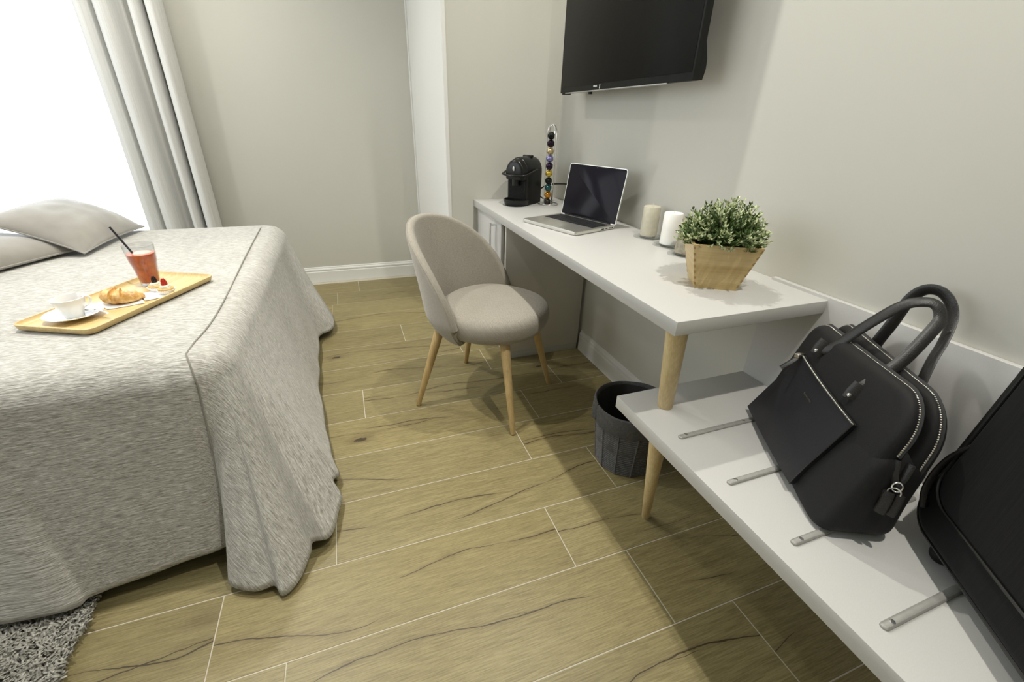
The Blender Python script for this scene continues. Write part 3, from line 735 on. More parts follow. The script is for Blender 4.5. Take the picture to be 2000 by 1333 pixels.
for q in range(9): g.box((0, 0, 0), (.002, .055, .002), 0, Matrix.Translation(cl(.012+q*.0115, -.022, .027)) @ Matrix.Rotation(atan2(dv.y, dv.x)-pi/2, 4, 'Z'))
g.obj('drip_grid', 'blackmatte', cm)
G().rings([[cl(Wm/2+(.03-i_)*cos(a), .13+(.014-i_*.4)*sin(a), z) for a in [2*pi*k/20 for k in range(20)]] for z, i_ in ((.224, 0), (.231, 0), (.233, .003))]).obj('top_buttons', 'blackplastic', cm)
G().lathe([(.062, 0), (.064, .0015), (.060, .002)], 40, cl(Wm/2-.0, .012, 0.0005)).obj('round_mat', 'glass', cm)
cpth = catmull([cl(.01, Dm+.0, .03), cl(-.005, Dm+.03, .012), cl(-.02, Dm+.035, .035), cl(-.015, Dm+.012, .075), cl(-.03, Dm-.0, .09), cl(-.045, Dm+.005, .05), cl(-.03, Dm+.02, .01), cl(-.06, Dm+.01, .008), cl(-.075, Dm-.03, .03), cl(-.07, Dm-.02, .07)], 8)
G().tube(cpth, .0032, 8).obj('power_cord', 'blackmatte', cm)
c2 = [V(p)-V(cm.location) for p in [(.985, 2.285, .80), (1.02, 2.25, .835), (1.06, 2.19, .85), (1.10, 2.06, .86), (1.122, 1.93, .855), (1.128, 1.88, .84)]]
G().tube(catmull(c2, 8), .0034, 8).obj('power_cord', 'blackmatte', cm)

# ================================================================== CAPSULE RACK + CAPSULES
RK = V((.992, 2.150, DZ))
rk = thing('capsule_rack', RK, 'tall chrome wire rack holding coffee capsules, behind the laptop', 'rack')
G().tube([V((.052*cos(a), .052*sin(a), .004)) for a in [2*pi*k/40 for k in range(40)]], .0022, 8, True).obj('base_ring', 'chrome', rk)
G().lathe([(.050, .001), (.050, .003)], 32).obj('base_plate', 'chrome', rk)
rd = V((-.60, -.80, 0)).normalized(); rs_ = V((.80, -.60, 0)).normalized()   # rack faces the camera
def rl_(a, b, z): return rd*a+rs_*b+V((0, 0, z))
for sgn, off in ((1, .024), (-1, -.024)):
    pth = [rl_(off, -.0185, .008)]+[rl_(off, -.0185, z) for z in (.1, .2, .30, .335)]+[rl_(off*(1-.5*sin(pi*t)), -.0185*cos(pi*t), .345+.03*sin(pi*t)) for t in [k/12 for k in range(13)]]+[rl_(off, .0185, z) for z in (.335, .30, .2, .1, .008)]
    G().tube(pth, .0021, 8).obj('wire_rail', 'chrome', rk)
for z in (.008, .37):
    G().tube([rl_(-.024, 0, z), rl_(.024, 0, z)], .0017, 8).obj('cross_wire', 'chrome', rk)
for b in (-.0185, .0185): G().tube([rl_(-.024, b, .009), rl_(.024, b, .009)], .0017, 8).obj('cross_wire', 'chrome', rk)
caps = [('black', (.012, .012, .012)), ('dark purple', (.02, .008, .022)), ('pale gold', (.62, .50, .28)), ('lavender', (.27, .25, .48)), ('deep violet', (.022, .01, .035)), ('yellow gold', (.62, .45, .08)), ('dark green-black', (.012, .016, .012)), ('teal', (.03, .10, .10)), ('amber orange', (.50, .22, .02)), ('graphite grey', (.04, .036, .03))]
cap_me = None
for i, (nm, colr) in enumerate(caps):
    z = .342-.0345*i-.0165
    o = thing('coffee_capsule', RK+rl_(.018, 0, z), '', 'capsule', group='coffee capsules stacked in the wire rack')
    pos = ['topmost of the stack', 'second from the top', 'third from the top', 'below the pale gold one', 'fifth from the top', 'in the middle of the stack', 'below the yellow gold one', 'third from the bottom', 'second from the bottom', 'lowest of the stack'][i]
    o['label'] = f'{nm} coffee capsule in the wire rack, {pos}'
    mt = berry_capsule('capsule_'+nm.replace(' ', '_').replace('-', '_'), colr)
    pr_ = [(.0, .0175), (.003, .0175), (.0035, .0150), (.012, .0140), (.021, .0115), (.024, .0085), (.0245, .006), (.0265, .0055), (.0285, .0035)]
    g = G().rings([[rd*d+rs_*(r*cos(a))+V((0, 0, r*sin(a))) for a in [2*pi*k/24 for k in range(24)]] for d, r in pr_]); fixn(g.obj('capsule_body', mt, o))

# ================================================================== LAPTOP
lw = V((.33, -.944, 0)).normalized(); ld = V((.944, .33, 0)).normalized()
LP = V((.7485, 1.6145, DZ))
lp_ = thing('laptop', LP, 'open silver laptop with dark screen and black keys on the desk', 'laptop')
def ll(w, d, z): return lw*w+ld*d+V((0, 0, z))
LW, LD = .312, .238
def slab(outline, layers, fn):
    return G().rings([[fn(cx+(x-cx)*k if False else x*k+cx*(1-k), y*k+cy*(1-k), z) for x, y in outline] for z, k, cx, cy in layers])
ol = rrect(-LW/2, LW/2, 0, LD, .012)
fixn(slab(ol, [(.0012, .985, 0, LD/2), (.004, .998, 0, LD/2), (.013, 1, 0, LD/2), (.0145, .997, 0, LD/2)], ll).obj('base', 'alu', lp_))
kw = G()
def lbox(w0, w1, d0, d1, z0, z1): return ([ll(w, d, z) for z in (z0, z1) for w, d in ((w0, d0), (w1, d0), (w1, d1), (w0, d1))], [(3, 2, 1, 0), (4, 5, 6, 7), (0, 1, 5, 4), (1, 2, 6, 5), (2, 3, 7, 6), (3, 0, 4, 7)])
fixn(G().add(*lbox(-.137, .137, .113, .218, .0142, .0149)).obj('keyboard_deck', 'keycap', lp_))
for r in range(6):
    n_k = 14; d0 = .1155+r*.0172; dh = .0145 if r < 5 else .010
    for q in range(n_k):
        if r == 0 and 5 <= q <= 8: continue
        w0 = -.135+q*.0194; kw.add(*lbox(w0, w0+.0166, d0, d0+dh, .0149, .0162))
kw.add(*lbox(-.135+5*.0194, -.135+9*.0194-.003, .1155, .130, .0149, .0162))
ko = kw.obj('keys', simple('dark_keycaps', (.022, .022, .024), .5, spec=.25), lp_, False); ko['kind'] = 'stuff'
fixn(G().add(*lbox(-.05, .05, .012, .085, .0144, .0148)).obj('trackpad', simple('trackpad_glass', (.55, .54, .49), .3, .7), lp_))
pg = G()
for d_, w_ in ((.175, .012), (.195, .012), (.212, .008), (.15, .016)): pg.add(*lbox(LW/2-.0008, LW/2+.0003, d_, d_+w_, .006, .0095))
fixn(pg.obj('side_ports', 'keycap', lp_))
LA = radians(100); 
def sl(w, h, t):  # lid coords: h up the lid, t = toward back
    ca, sa = cos(LA-pi/2), sin(LA-pi/2)
    return ll(w, LD-.004+h*sa+t*ca, .0135+h*ca-t*sa)
LH = .218
ol2 = rrect(-LW/2, LW/2, 0, LH, (.004, .004, .012, .012))
fixn(slab(ol2, [(.0, .997, 0, LH/2), (.0008, 1, 0, LH/2), (.0055, 1, 0, LH/2), (.0075, .985, 0, LH/2)], sl).obj('lid', 'alu', lp_))
ol3 = rrect(-LW/2+.003, LW/2-.003, .004, LH-.003, (.003, .003, .010, .010))
fixn(slab(ol3, [(.0002, 1, 0, LH/2), (-.0006, 1, 0, LH/2), (-.0008, .998, 0, LH/2)], sl).obj('screen', 'screen', lp_))
G().cone(ll(-.13, LD-.004, .0135), ll(.13, LD-.004, .0135), .0055, .0055, 14).obj('hinge', 'keycap', lp_)
G().sphere(sl(0, LH-.009, -.0009), .0013, 8).obj('camera_dot', 'steel', lp_)

# ================================================================== CANDLES
def candle(x, y, r0, r1, h, mat, lab, clab):
    cs = thing('coaster', (x, y, DZ), clab, 'coaster', .4)
    out = rrect(-.044, .044, -.044, .044, .016, 4)
    fixn(G().rings([[V((a*k, b*k, z)) for a, b in out] for z, k in ((.0004, .94), (.003, 1), (.0065, 1), (.008, .96), (.006, .85))]).obj('glass_dish', 'glass', cs))
    c_ = thing('candle', (x, y, DZ+.0082), lab, 'candle')
    G().lathe([(r0-.002, 0), (r0, .002), ((r0+r1)/2, h*.5), (r1, h-.003), (r1-.002, h), (r1*.8, h-.0012), (r1*.3, h-.003), (.002, h-.003)], 40).obj('wax_body', mat, c_)
    G().tube([(0, 0, h-.004), (.0005, 0, h+.005), (.0018, .001, h+.011)], .001, 6).obj('wick', 'wick', c_)
candle(1.068, 1.385, .031, .031, .108, 'beigewax', 'beige pillar candle, the one nearest the laptop', 'clear glass coaster under the beige candle')
candle(1.062, 1.255, .032, .032, .108, 'whitewax', 'white pillar candle standing between beige and brown candles', 'clear glass coaster under the white candle')
candle(1.038, 1.142, .034, .026, .110, 'taupewax', 'mottled taupe tapered candle next to the wooden planter', 'clear glass coaster under the taupe candle')

# ================================================================== PLANTER
pf = V((.86, -.51, 0)).normalized(); pb = V((.51, .86, 0)).normalized()
PC = V((.843, .866, DZ))+pf*.054+pb*.052
po = thing('planter', PC, 'square flared bamboo planter with dovetailed corners, holding a small bush, on the desk', 'planter')
pm = Matrix.Rotation(atan2(pf.y, pf.x), 4, 'Z'); po.rotation_euler = (0, 0, atan2(pf.y, pf.x))
B0, B1, PH, WT = .0525, .0835, .122, .006
def wallp(k):
    R = Matrix.Rotation(k*pi/2, 3, 'Z'); g = G()
    q = [(-B0, -B0, 0), (B0, -B0, 0), (B1, -B1, PH), (-B1, -B1, PH), (-B0+WT, -B0+WT, 0), (B0-WT, -B0+WT, 0), (B1-WT, -B1+WT, PH), (-B1+WT, -B1+WT, PH)]
    g.add([V(p) for p in q], [(0, 1, 2, 3), (7, 6, 5, 4), (0, 4, 5, 1), (3, 2, 6, 7), (0, 3, 7, 4), (1, 5, 6, 2)])
    o = g.obj('side_board', 'bamboo', po, False); o.rotation_euler = (0, 0, k*pi/2); return o
for k in range(4): wallp(k)
for k in range(4):
    for side in (-1, 1):
        for q in range(7):
            if (q % 1): continue
            z0 = .010+q*.0165+(0 if side < 0 else .0); z1 = z0+.0075
            pts_ = []
            for z in (z0, z1):
                b = B0+(B1-B0)*z/PH; x0, x1 = (side*b, side*(b-.0048)); 
                pts_ += [(x0, -b-.0004, z), (x1, -b-.0004, z), (x1, -b+.003, z), (x0, -b+.003, z)]
            g = G().add([V(p) for p in pts_], [(0, 1, 2, 3), (7, 6, 5, 4), (0, 4, 5, 1), (1, 5, 6, 2), (2, 6, 7, 3), (3, 7, 4, 0)])
            if k in (0, 3): o = g.obj('dovetail', 'bamboox', po, False); fixn(o); o.rotation_euler = (0, 0, k*pi/2)
G().box((-B0, -B0, .001), (B0, B0, .006)).obj('bottom_board', 'bamboo', po, False)
bush = thing('artificial_bush', PC+V((0, 0, .09)), 'small artificial bush with fine green leaves and whitish tips, in the bamboo planter', 'plant')
G().rings([[V((k*x, k*y, z)) for x, y in rrect(-.070, .070, -.070, .070, .01, 3)] for z, k in ((-.01, .85), (.01, 1.0), (.018, .6))]).obj('moss', 'soil', bush).rotation_euler = (0, 0, atan2(pf.y, pf.x))
gl, gp, gs = G(), G(), G()
def leaf(g, p, d, L, W):
    d = d.normalized(); s = d.cross(V((random.uniform(-1, 1), random.uniform(-1, 1), random.uniform(-.3, 1)))).normalized(); n_ = d.cross(s)
    g.add([p, p+d*L*.5+s*W*.5+n_*.0008, p+d*L-n_*.001, p+d*L*.5-s*W*.5+n_*.0008, p+d*L*.5-n_*.0012], [(0, 1, 4), (1, 2, 4), (2, 3, 4), (3, 0, 4)])
random.seed(11)
for i in range(420):
    th = random.uniform(0, 2*pi); ph = math.acos(random.uniform(.20, 1))
    dr_ = V((sin(ph)*cos(th), sin(ph)*sin(th), cos(ph))); base_ = V((dr_.x*.045, dr_.y*.045, random.uniform(0, .02)))
    L = random.uniform(.062, .088)*(1 if dr_.z < .8 else 1.12)
    L *= random.uniform(.9, 1.1)
    tip = base_+V((dr_.x*L*.82, dr_.y*L*.82, dr_.z*L*1.25)); md = base_.lerp(tip, .5)+V((0, 0, .006))
    gs.tube([base_, md, tip], .0007, 4)
    n_l = 11
    pale = random.random()
    for q in range(n_l):
        t = .25+.75*q/(n_l-1); p = base_.lerp(tip, t)+V((0, 0, .006*(1-abs(2*t-1))))
        for w_ in range(2):
            a = random.uniform(0, 2*pi); d = (dr_*.75+V((cos(a), sin(a), random.uniform(-.2, .8)))*.75)
            if q >= n_l-3 and pale < .62: leaf(gp, p, d, random.uniform(.009, .0145), .0058)
            elif q >= 6 and pale < .25: leaf(gp, p, d, random.uniform(.009, .013), .0058)
            else: leaf(gl, p, d, random.uniform(.010, .015), .0052)
for g, nm, mt in ((gl, 'foliage', 'leaf'), (gp, 'pale_foliage', 'leafpale'), (gs, 'stems', 'stem')):
    o = g.obj(nm, mt, bush, False); o['kind'] = 'stuff'

# ================================================================== BREAKFAST TRAY
TZ = BZ+.006
tn = V((-.689-.0, 1.864, 0)); tNL, tNR, tFR = V((-.889, 1.439, 0)), V((-.678, 1.333, 0)), V((-.478, 1.758, 0))
ta = (tFR-tNR).normalized(); tb = (tNL-tNR); tb = (tb-ta*tb.dot(ta)).normalized()
TL, TW = (tFR-tNR).length, .232
to = thing('serving_tray', (tNR.x, tNR.y, TZ-.002), 'rectangular bamboo serving tray with raised rim on the bedspread', 'tray')
to.rotation_euler = (0, 0, atan2(ta.y, ta.x))
def trr(ins, r): return rrect(ins, TL-ins, ins, TW-ins, r, 7)
mx = [(trr(.010, .018), 0), (trr(.004, .022), .003), (trr(0, .026), .015), (trr(0, .026), .018), (trr(.0015, .025), .0192), (trr(.005, .023), .0192), (trr(.008, .02), .014), (trr(.016, .014), .008), (trr(.03, .01), .0075)]
g = G().rings([[V((x, y, z)) for x, y in o_] for o_, z in mx]); fixn(g.obj('tray_body', 'bamboo', to, True, 50))
TS = TZ-.002+.0078          # inner surface
def tp(x, y, z=0): return V((x, y, TS+z))
def napkin(pts4, z, lab):
    c_ = sum((V((x, y, 0)) for x, y in pts4), V())/4; t = thing('paper_napkin', (c_.x, c_.y, TS+z), lab, 'napkin')
    vs, fs = [], []; n = 8
    for i in range(n+1):
        for j in range(n+1):
            a = V((*pts4[0], 0)).lerp(V((*pts4[1], 0)), i/n); b = V((*pts4[3], 0)).lerp(V((*pts4[2], 0)), i/n); p = a.lerp(b, j/n)-V((c_.x, c_.y, 0))
            ed = max(abs(2*i/n-1), abs(2*j/n-1)); vs.append((p.x, p.y, .0006+.0025*max(0, ed-.6)*(1+noise.noise(V((i*.4, j*.4, z*900))))))
    for i in range(n):
        for j in range(n): a = i*(n+1)+j; fs.append((a, a+1, a+n+2, a+n+1))
    o = mesh_obj('napkin_sheet', vs, fs, 'paper', t); s = o.modifiers.new('s', 'SOLIDIFY'); s.thickness = .0008; s.offset = 1
napkin([(-.755, 1.578), (-.704, 1.510), (-.622, 1.540), (-.660, 1.618)], .0005, 'white paper napkin under the croissant on the tray')
napkin([(-.664, 1.625), (-.626, 1.560), (-.568, 1.590), (-.600, 1.690)], .0008, 'white paper napkin under the two small tarts')
# saucer, cup, spoon
sc = V((-.762, 1.470))
t = thing('saucer', tp(sc.x, sc.y), 'white porcelain saucer under the espresso cup, on the tray', 'saucer')
G().lathe([(.022, .0), (.024, .001), (.026, .004), (.045, .008), (.062, .0145), (.0655, .0165), (.066, .0175), (.064, .018), (.046, .0115), (.028, .0065), (.020, .006), (.001, .006)], 56).obj('saucer_dish', 'whiteceramic', t)
t = thing('espresso_cup', tp(sc.x+.002, sc.y-.004, .0062), 'white porcelain espresso cup standing on the saucer', 'cup')
G().lathe([(.019, 0), (.0205, .0015), (.0225, .010), (.0275, .022), (.0335, .038), (.0368, .052), (.0372, .0545), (.0355, .055), (.0345, .053), (.0305, .036), (.025, .020), (.018, .009), (.001, .007)], 56).obj('cup_bowl', 'whiteceramic', t)
hd = V((.62, .78, 0)).normalized()
hp = catmull([hd*.0315+V((0, 0, .046)), hd*.043+V((0, 0, .046)), hd*.049+V((0, 0, .036)), hd*.044+V((0, 0, .024)), hd*.0265+V((0, 0, .018))], 6)
G().tube(hp, .0035, 8, flat=.8).obj('handle', 'whiteceramic', t)
G().lathe([(.0295, .035), (.001, .0352)], 30).obj('coffee_surface', simple('espresso_crema', (.12, .055, .02), .4), t)
t = thing('teaspoon', tp(sc.x+.028, sc.y+.012, .013), 'steel teaspoon resting on the saucer beside the cup', 'spoon')
dsp = V((.82, -.57, 0)).normalized(); dside = V((.57, .82, 0))
g = G(); g.rings([[(dsp*(.002+.034*cos(a)*k-.004)+dside*.010*sin(a)*k)+V((0, 0, z)) for a in [2*pi*j/20 for j in range(20)]] for z, k in ((.0062, 1), (.0055, .93), (.0025, .6), (.0015, .2))])
g.obj('spoon_bowl', 'chrome', t)
G().tube(catmull([dsp*.024+V((0, 0, .0062)), dsp*.035+V((0, 0, .0085)), dsp*.055+V((0, 0, .006)), dsp*.078+V((0, 0, .002))], 5), lambda s: .0016+.0022*s, 8, flat=.4).obj('spoon_handle', 'chrome', t)
# croissant
t = thing('croissant', tp(-.681, 1.560, .0022), 'golden flaky croissant on a napkin in the middle of the tray', 'croissant')
ca = V((.70, -.20, 0)).normalized(); cbv = V((.20, .70, 0)).normalized()
g = G(); rings_ = []; NR = 90
for i in range(NR+1):
    s = i/NR; ang = radians(-105+210*s)
    R = .040; ctr = ca*(-.012+R*sin(ang)*1.0)+cbv*(.022-R*cos(ang)*1.15+.018)
    env = max(.02, sin(pi*min(max(s, .0), 1)))**.62
    step = (s*9+.4) % 1; rr = .0262*env*(1-.12*abs((s-.5)*2)) * (1+.24*(.5-step) if s < .5 else 1+.24*(step-.5))
    tdir = (ca*cos(ang)+cbv*1.15*sin(ang)).normalized(); side = V((0, 0, 1)).cross(tdir)
    tw_ = .35*sin(s*34)
    rings_.append([ctr+side*rr*cos(a)*1.0+V((0, 0, max(0, rr*.82+rr*.86*sin(a)*(1+.07*sin(4*a+s*46))))) for a in [2*pi*j/20 for j in range(20)]])
g.rings(rings_); fixn(g.obj('crust', 'pastry', t, True, 60))
# tarts
def tart(x, y, lab, berry):
    t = thing('cream_tart', tp(x, y, .0022), lab, 'tart')
    n = 72; g = G(); rr = []
    for z, r, am in ((.0, .0165, 0), (.002, .0175, .0008), (.009, .0215, .0015), (.0135, .0245, .002)):
        rr.append([V(((r+am*cos(24*a))*cos(a), (r+am*cos(24*a))*sin(a), z)) for a in [2*pi*j/n for j in range(n)]])
    g.rings(rr, True, False); o = g.obj('paper_case', 'paper', t); s = o.modifiers.new('s', 'SOLIDIFY'); s.thickness = .0005
    G().lathe([(.016, .002), (.0205, .010), (.0225, .0165), (.021, .0185), (.018, .018), (.001, .016)], 32).obj('pastry_shell', 'tart', t)
    g = G(); path = [V(((.0125-.0075*s)*cos(s*9), (.0125-.0075*s)*sin(s*9), .0195+.006*s)) for s in [k/40 for k in range(41)]]
    g.tube(path, .0052, 8); g.sphere((0, 0, .0185), .015, 14, (1, 1, .45)); g.obj('cream_swirl', 'cream', t)
    bt = thing('blackberry' if berry == 'b' else 'raspberry', V(t.location)+V((0, 0, .027)), 'glossy blackberry on the cream tart beside the glass' if berry == 'b' else 'red raspberry on the cream tart nearer the tray rim', 'berry')
    g = G(); H = .016 if berry == 'b' else .018
    for lv in range(6):
        zz = .002+H*lv/5; r = (.0075 if berry == 'b' else .0082)*sqrt(max(.05, 1-(lv/5.4)**2)); m2 = max(1, int(8*r/.0075))
        for q in range(m2):
            a = 2*pi*(q+.5*(lv % 2))/m2; g.sphere((r*.78*cos(a), r*.78*sin(a), zz), .0031, 6)
    g.obj('drupelets', 'berrydark' if berry == 'b' else 'berryred', bt)
tart(-.622, 1.655, 'small cream tart topped with a blackberry, beside the juice glass', 'b')
tart(-.585, 1.618, 'small cream tart topped with a red raspberry, near the tray rim', 'r')
# glass of juice
GL = tp(-.663, 1.737)
t = thing('tall_glass', GL, 'tall faceted drinking glass of red juice standing on the tray', 'glass')
def gr(prof, n=60, fac=12, r_f=.06):
    out = []
    for r, z, f in prof:
        out.append([V((r*(1-f*(.5+.5*cos(fac*a)))*cos(a), r*(1-f*(.5+.5*cos(fac*a)))*sin(a), z)) for a in [2*pi*j/n for j in range(n)]])
    return out
outer = [(.0265, 0, 0), (.0275, .002, .05), (.0285, .012, .10), (.0315, .040, .09), (.0345, .066, .07), (.0365, .074, .02), (.0375, .080, 0), (.0405, .110, 0), (.0425, .134, 0), (.0422, .1352, 0)]
inner = [(.0413, .1345, 0), (.0393, .110, 0), (.0362, .080, 0), (.0338, .074, 0), (.0300, .050, 0), (.0262, .014, 0), (.024, .009, 0), (.001, .008, 0)]
G().rings(gr(outer)+gr(inner)).obj('glass_wall', 'glass', t)
j_ = thing('juice', GL, 'red fruit juice filling most of the tall glass', 'juice')
G().rings(gr([(.001, .0083, 0), (.0236, .0093, 0), (.0258, .0143, 0), (.0296, .050, 0), (.0334, .0738, 0), (.0358, .080, 0), (.0383, .106, 0), (.0376, .1068, 0), (.001, .1065, 0)])).obj('juice_body', 'juice', j_)
G().lathe([(.026, .1066), (.024, .1085), (.012, .1095), (.001, .1096)], 30, (.003, .004, 0)).obj('froth', 'foam', j_)
t = thing('drinking_straw', GL+V((.012, -.005, .03)), 'black drinking straw leaning in the tall glass', 'straw')
G().cone((0, 0, 0), (-.066, .004, .165), .0032, .0032, 14).obj('straw_tube', 'straw', t)

# ================================================================== HANDBAG
bA, bC, bB, bD = V((.967, .690, .4515)), V((.996, .625, .738)), V((.752, .331, .4515)), V((.829, .300, .752))
tA, tC, tB, tD = V((.122, -.060, 0)), V((.084, -.030, .004)), V((.120, -.058, 0)), V((.068, -.020, -.020))
bg = thing('handbag', (.9, .5, NZB), 'black nylon travel bag with leather handles and front pocket, leaning on the bench', 'bag')
def bf(u, v, w):
    p = bA.lerp(bB, u).lerp(bC.lerp(bD, u), v); t = tA.lerp(tB, u).lerp(tC.lerp(tD, u), v)
    bul = 4*.010*(u*(1-u))*min(1, 4*v*(1-v)+.2)
    return p+t*w-t.normalized()*bul*(1-2*w)*1.0-V(bg.location)
UW, VH, WD = .41, .29, .115
def bagslab(outl, w0, w1, rr, nm, mat, cap_bulge=.012, nf=5, parent=None):
    """outl in metres (x across, y up); w0..w1 in 0..1; rounded over rr metres"""
    cx = sum(p[0] for p in outl)/len(outl); cy = sum(p[1] for p in outl)/len(outl); rs = []
    d = rr/WD
    lay = []
    for k in (.15, .5, .8): lay.append((w0-cap_bulge/WD*(1-k*k), k, 0))
    for i in range(6):
        a = pi/2*i/5; lay.append((w0+d*(1-sin(a)), 1, rr*(1-cos(a))) if False else (w0+d*(1-cos(pi/2*i/5)), 1, rr*(1-sin(pi/2*i/5))))
    for i in range(6): lay.append((w1-d*(1-cos(pi/2*(5-i)/5)), 1, rr*(1-sin(pi/2*(5-i)/5))))
    for k in (.8, .5, .15): lay.append((w1+cap_bulge/WD*(1-k*k), k, 0))
    for w, k, ins in lay:
        ring = []
        for x, y in outl:
            if k == 1:
                v = V((x-cx, y-cy)); L_ = v.length; v = v*(1-ins/L_); X, Y = cx+v.x, cy+v.y
            else:
                v = V((x-cx, y-cy)); v = v*(1-rr/v.length)*k; X, Y = cx+v.x, cy+v.y
            wr = .02*noise.noise(V((X*14, Y*14, w*2)))
            ring.append(bf(X/UW, Y/VH, w+wr))
        rs.append(ring)
    o = G().rings(rs).obj(nm, mat, parent or bg, True, 60); return fixn(o)
lo = rrect(-.004, UW+.004, .0, VH*.66, (.012, .035, .03, .03), 6)
def densify(o_, m=.02):
    out = []
    for i in range(len(o_)):
        a = V(o_[i]); b = V(o_[(i+1) % len(o_)]); n = max(1, int((b-a).length/m))
        for k in range(n): out.append(tuple(a.lerp(b, k/n)))
    return out
bagslab(densify(lo), .0, 1.0, .022, 'bag_body', 'nylon', .006)
fo = densify(rrect(-.002, UW-.006, .01, VH, (.02, .03, .075, .030), 10)); bagslab(fo, .0, .44, .018, 'front_compartment', 'nylon', .004)
bo = densify(rrect(.004, UW, .01, VH+.002, (.02, .03, .085, .030), 10)); bagslab(bo, .56, 1.0, .018, 'rear_compartment', 'nylon', .004)
# front leather pocket, zip on its top edge
g = G(); vs, fs = [], []; n = 16
pk = [(-.0015, .017), (.325, .017), (.325, .0), (0, 0)]
def pockpt(i, j, off):
    a = i/n; b = j/n
    # quad: bottom-left, bottom-right(.30,.03), top-right (.335,.205), top-left(.03,.235)
    P0, P1, P2, P3 = V((.004, .012)), V((.300, .022)), V((.325, .196)), V((.060, .222))
    p = P0.lerp(P1, a).lerp(P3.lerp(P2, a), b)
    return bf(p.x/UW, p.y/VH, -off/WD)
for off in (.0125, .004):
    for i in range(n+1):
        for j in range(n+1): vs.append(pockpt(i, j, off+(.002*sin(pi*i/n)*sin(pi*j/n) if off > .01 else 0)))
K = (n+1)**2
for i in range(n):
    for j in range(n): a = i*(n+1)+j; fs += [(a, a+1, a+n+2, a+n+1), (a+K, a+n+1+K, a+n+2+K, a+1+K)]
for i in range(n):
    for a, b in ((i*(n+1), (i+1)*(n+1)), (i*(n+1)+n, (i+1)*(n+1)+n), (i, i+1), (n*(n+1)+i, n*(n+1)+i+1)): fs.append((a, b, b+K, a+K))
pko = fixn(mesh_obj('front_pocket', vs, fs, 'leather', bg)); autosmooth(pko, 40)
edge = [pockpt(n, j, .0128) for j in range(n+1)]; G().tube(edge, .0012, 6).obj('pocket_seam', 'strap', pko)
def zipper(path, nm, parent, w=.006):
    P = path; g = G(); tp_ = G(); tp_.tube(P, w, 6, flat=.35); tp_.obj('zip_tape', 'tape', parent)
    L = 0; step = .0042; acc = 0; k = 0
    for i in range(len(P)-1):
        seg = (P[i+1]-P[i]).length; d = (P[i+1]-P[i]).normalized()
        while acc < seg:
            c_ = P[i]+d*acc; g.sphere(c_, .0040 if w > .005 else .0030, 6, (1, 1, 1)); acc += step; k += 1
        acc -= seg
    o = g.obj(nm, 'zip', parent, True, 0); return o
zp = [pockpt(i, n, .0122)+V((0, 0, .0015)) for i in range(n+1)]; zipper(zp, 'pocket_zip', bg, .004)
def path_on(outl_pts, w, lift): 
    cx, cy = UW/2, VH/2; out = []
    for x, y in outl_pts:
        v = V((x-cx, y-cy)); v = v*(1+lift/v.length); out.append(bf((cx+v.x)/UW, (cy+v.y)/VH, w))
    return out
def toparc(x0, x1, y0, r1, r2, ytop, n=8):
    o = [(x0, ytop-r1-.02), (x0, ytop-r1)]+[(x0+r1-r1*cos(a), ytop-r1+r1*sin(a)) for a in [pi/2*i/n for i in range(n+1)]]
    m = 14; xs, xe = x0+r1, x1-r2
    o += [(xs+(xe-xs)*k/m, ytop) for k in range(1, m)]
    o += [(x1-r2+r2*sin(a), ytop-r2+r2*cos(a)) for a in [pi/2*i/n for i in range(n+1)]]+[(x1, ytop-r2-.025*k) for k in range(1, 1+int((ytop-r2-y0)/.025))]
    return o
z1 = path_on(toparc(-.002, UW-.006, .165, .030, .075, VH), .26, -.0015); zipper(z1, 'front_zip', bg, .007)
z2 = path_on(toparc(.004, UW, .155, .030, .085, VH+.002), .76, -.0015); zipper(z2, 'rear_zip', bg, .007)
# zip puller at pocket
pz = zp[0]; g = G().tube([pz+V((0, 0, .002)), pz+V((-.028, .0, -.014)), pz+V((-.045, .008, -.032))], .006, 8, flat=.35); g.obj('zip_puller', 'strap', bg)
G().box(pz+V((-.018, -.006, -.008)), pz+V((.004, .006, .004)), .002).obj('zip_slider', 'zip', bg)
# logo
cL = pockpt(int(n*.5), int(n*.86), .0165); ux = (pockpt(n, int(n*.8), .0)-pockpt(0, int(n*.8), .0)).normalized(); uy = (pockpt(8, n, 0)-pockpt(8, 0, 0)); uy = (uy-ux*uy.dot(ux)).normalized()
text('Samsonite', .0085, 'zip', bg, MX(cL, ux, uy), italic=.3)
# handles
hf = [(.941, .556, .712), (.945, .540, .721), (.97, .509, .784), (1.0, .482, .834), (1.02, .459, .85), (1.03, .441, .847), (1.025, .426, .827), (1.0, .419, .807), (.94, .414, .754), (.88, .42, .71), (.868, .424, .694)]
hb = [(1.04, .515, .70), (1.04, .513, .732), (1.05, .507, .779), (1.065, .504, .832), (1.075, .492, .857), (1.08, .47, .862), (1.08, .447, .848), (1.07, .427, .821), (1.04, .411, .786), (1.0, .397, .753), (.965, .380, .70)]
for pts_, nm in ((hf, 'handle'), (hb, 'handle')):
    P = [p-V(bg.location) for p in catmull(pts_, 7)]
    hd_ = G().tube(P, .0115, 12, flat=.38, upv=(.6, .5, -.5)).obj(nm, 'strap', bg)
for q, w in (((.941, .556, .712), 0), ((.868, .424, .694), 0)):
    p = V(q)-V(bg.location); nn = -(tA.normalized())
    d2 = V((-.10, .02, -.42)).normalized()
    G().tube([p+V((.006, 0, .016)), p+nn*.004, p+nn*.006+V((-.002, 0, -.014))], .0135, 12, flat=.35, upv=(.6, .5, -.5)).obj('handle_tab', 'strap', bg)
    G().sphere(p+nn*.011+V((0, 0, -.006)), .0048, 12).obj('rivet', 'chrome', bg)
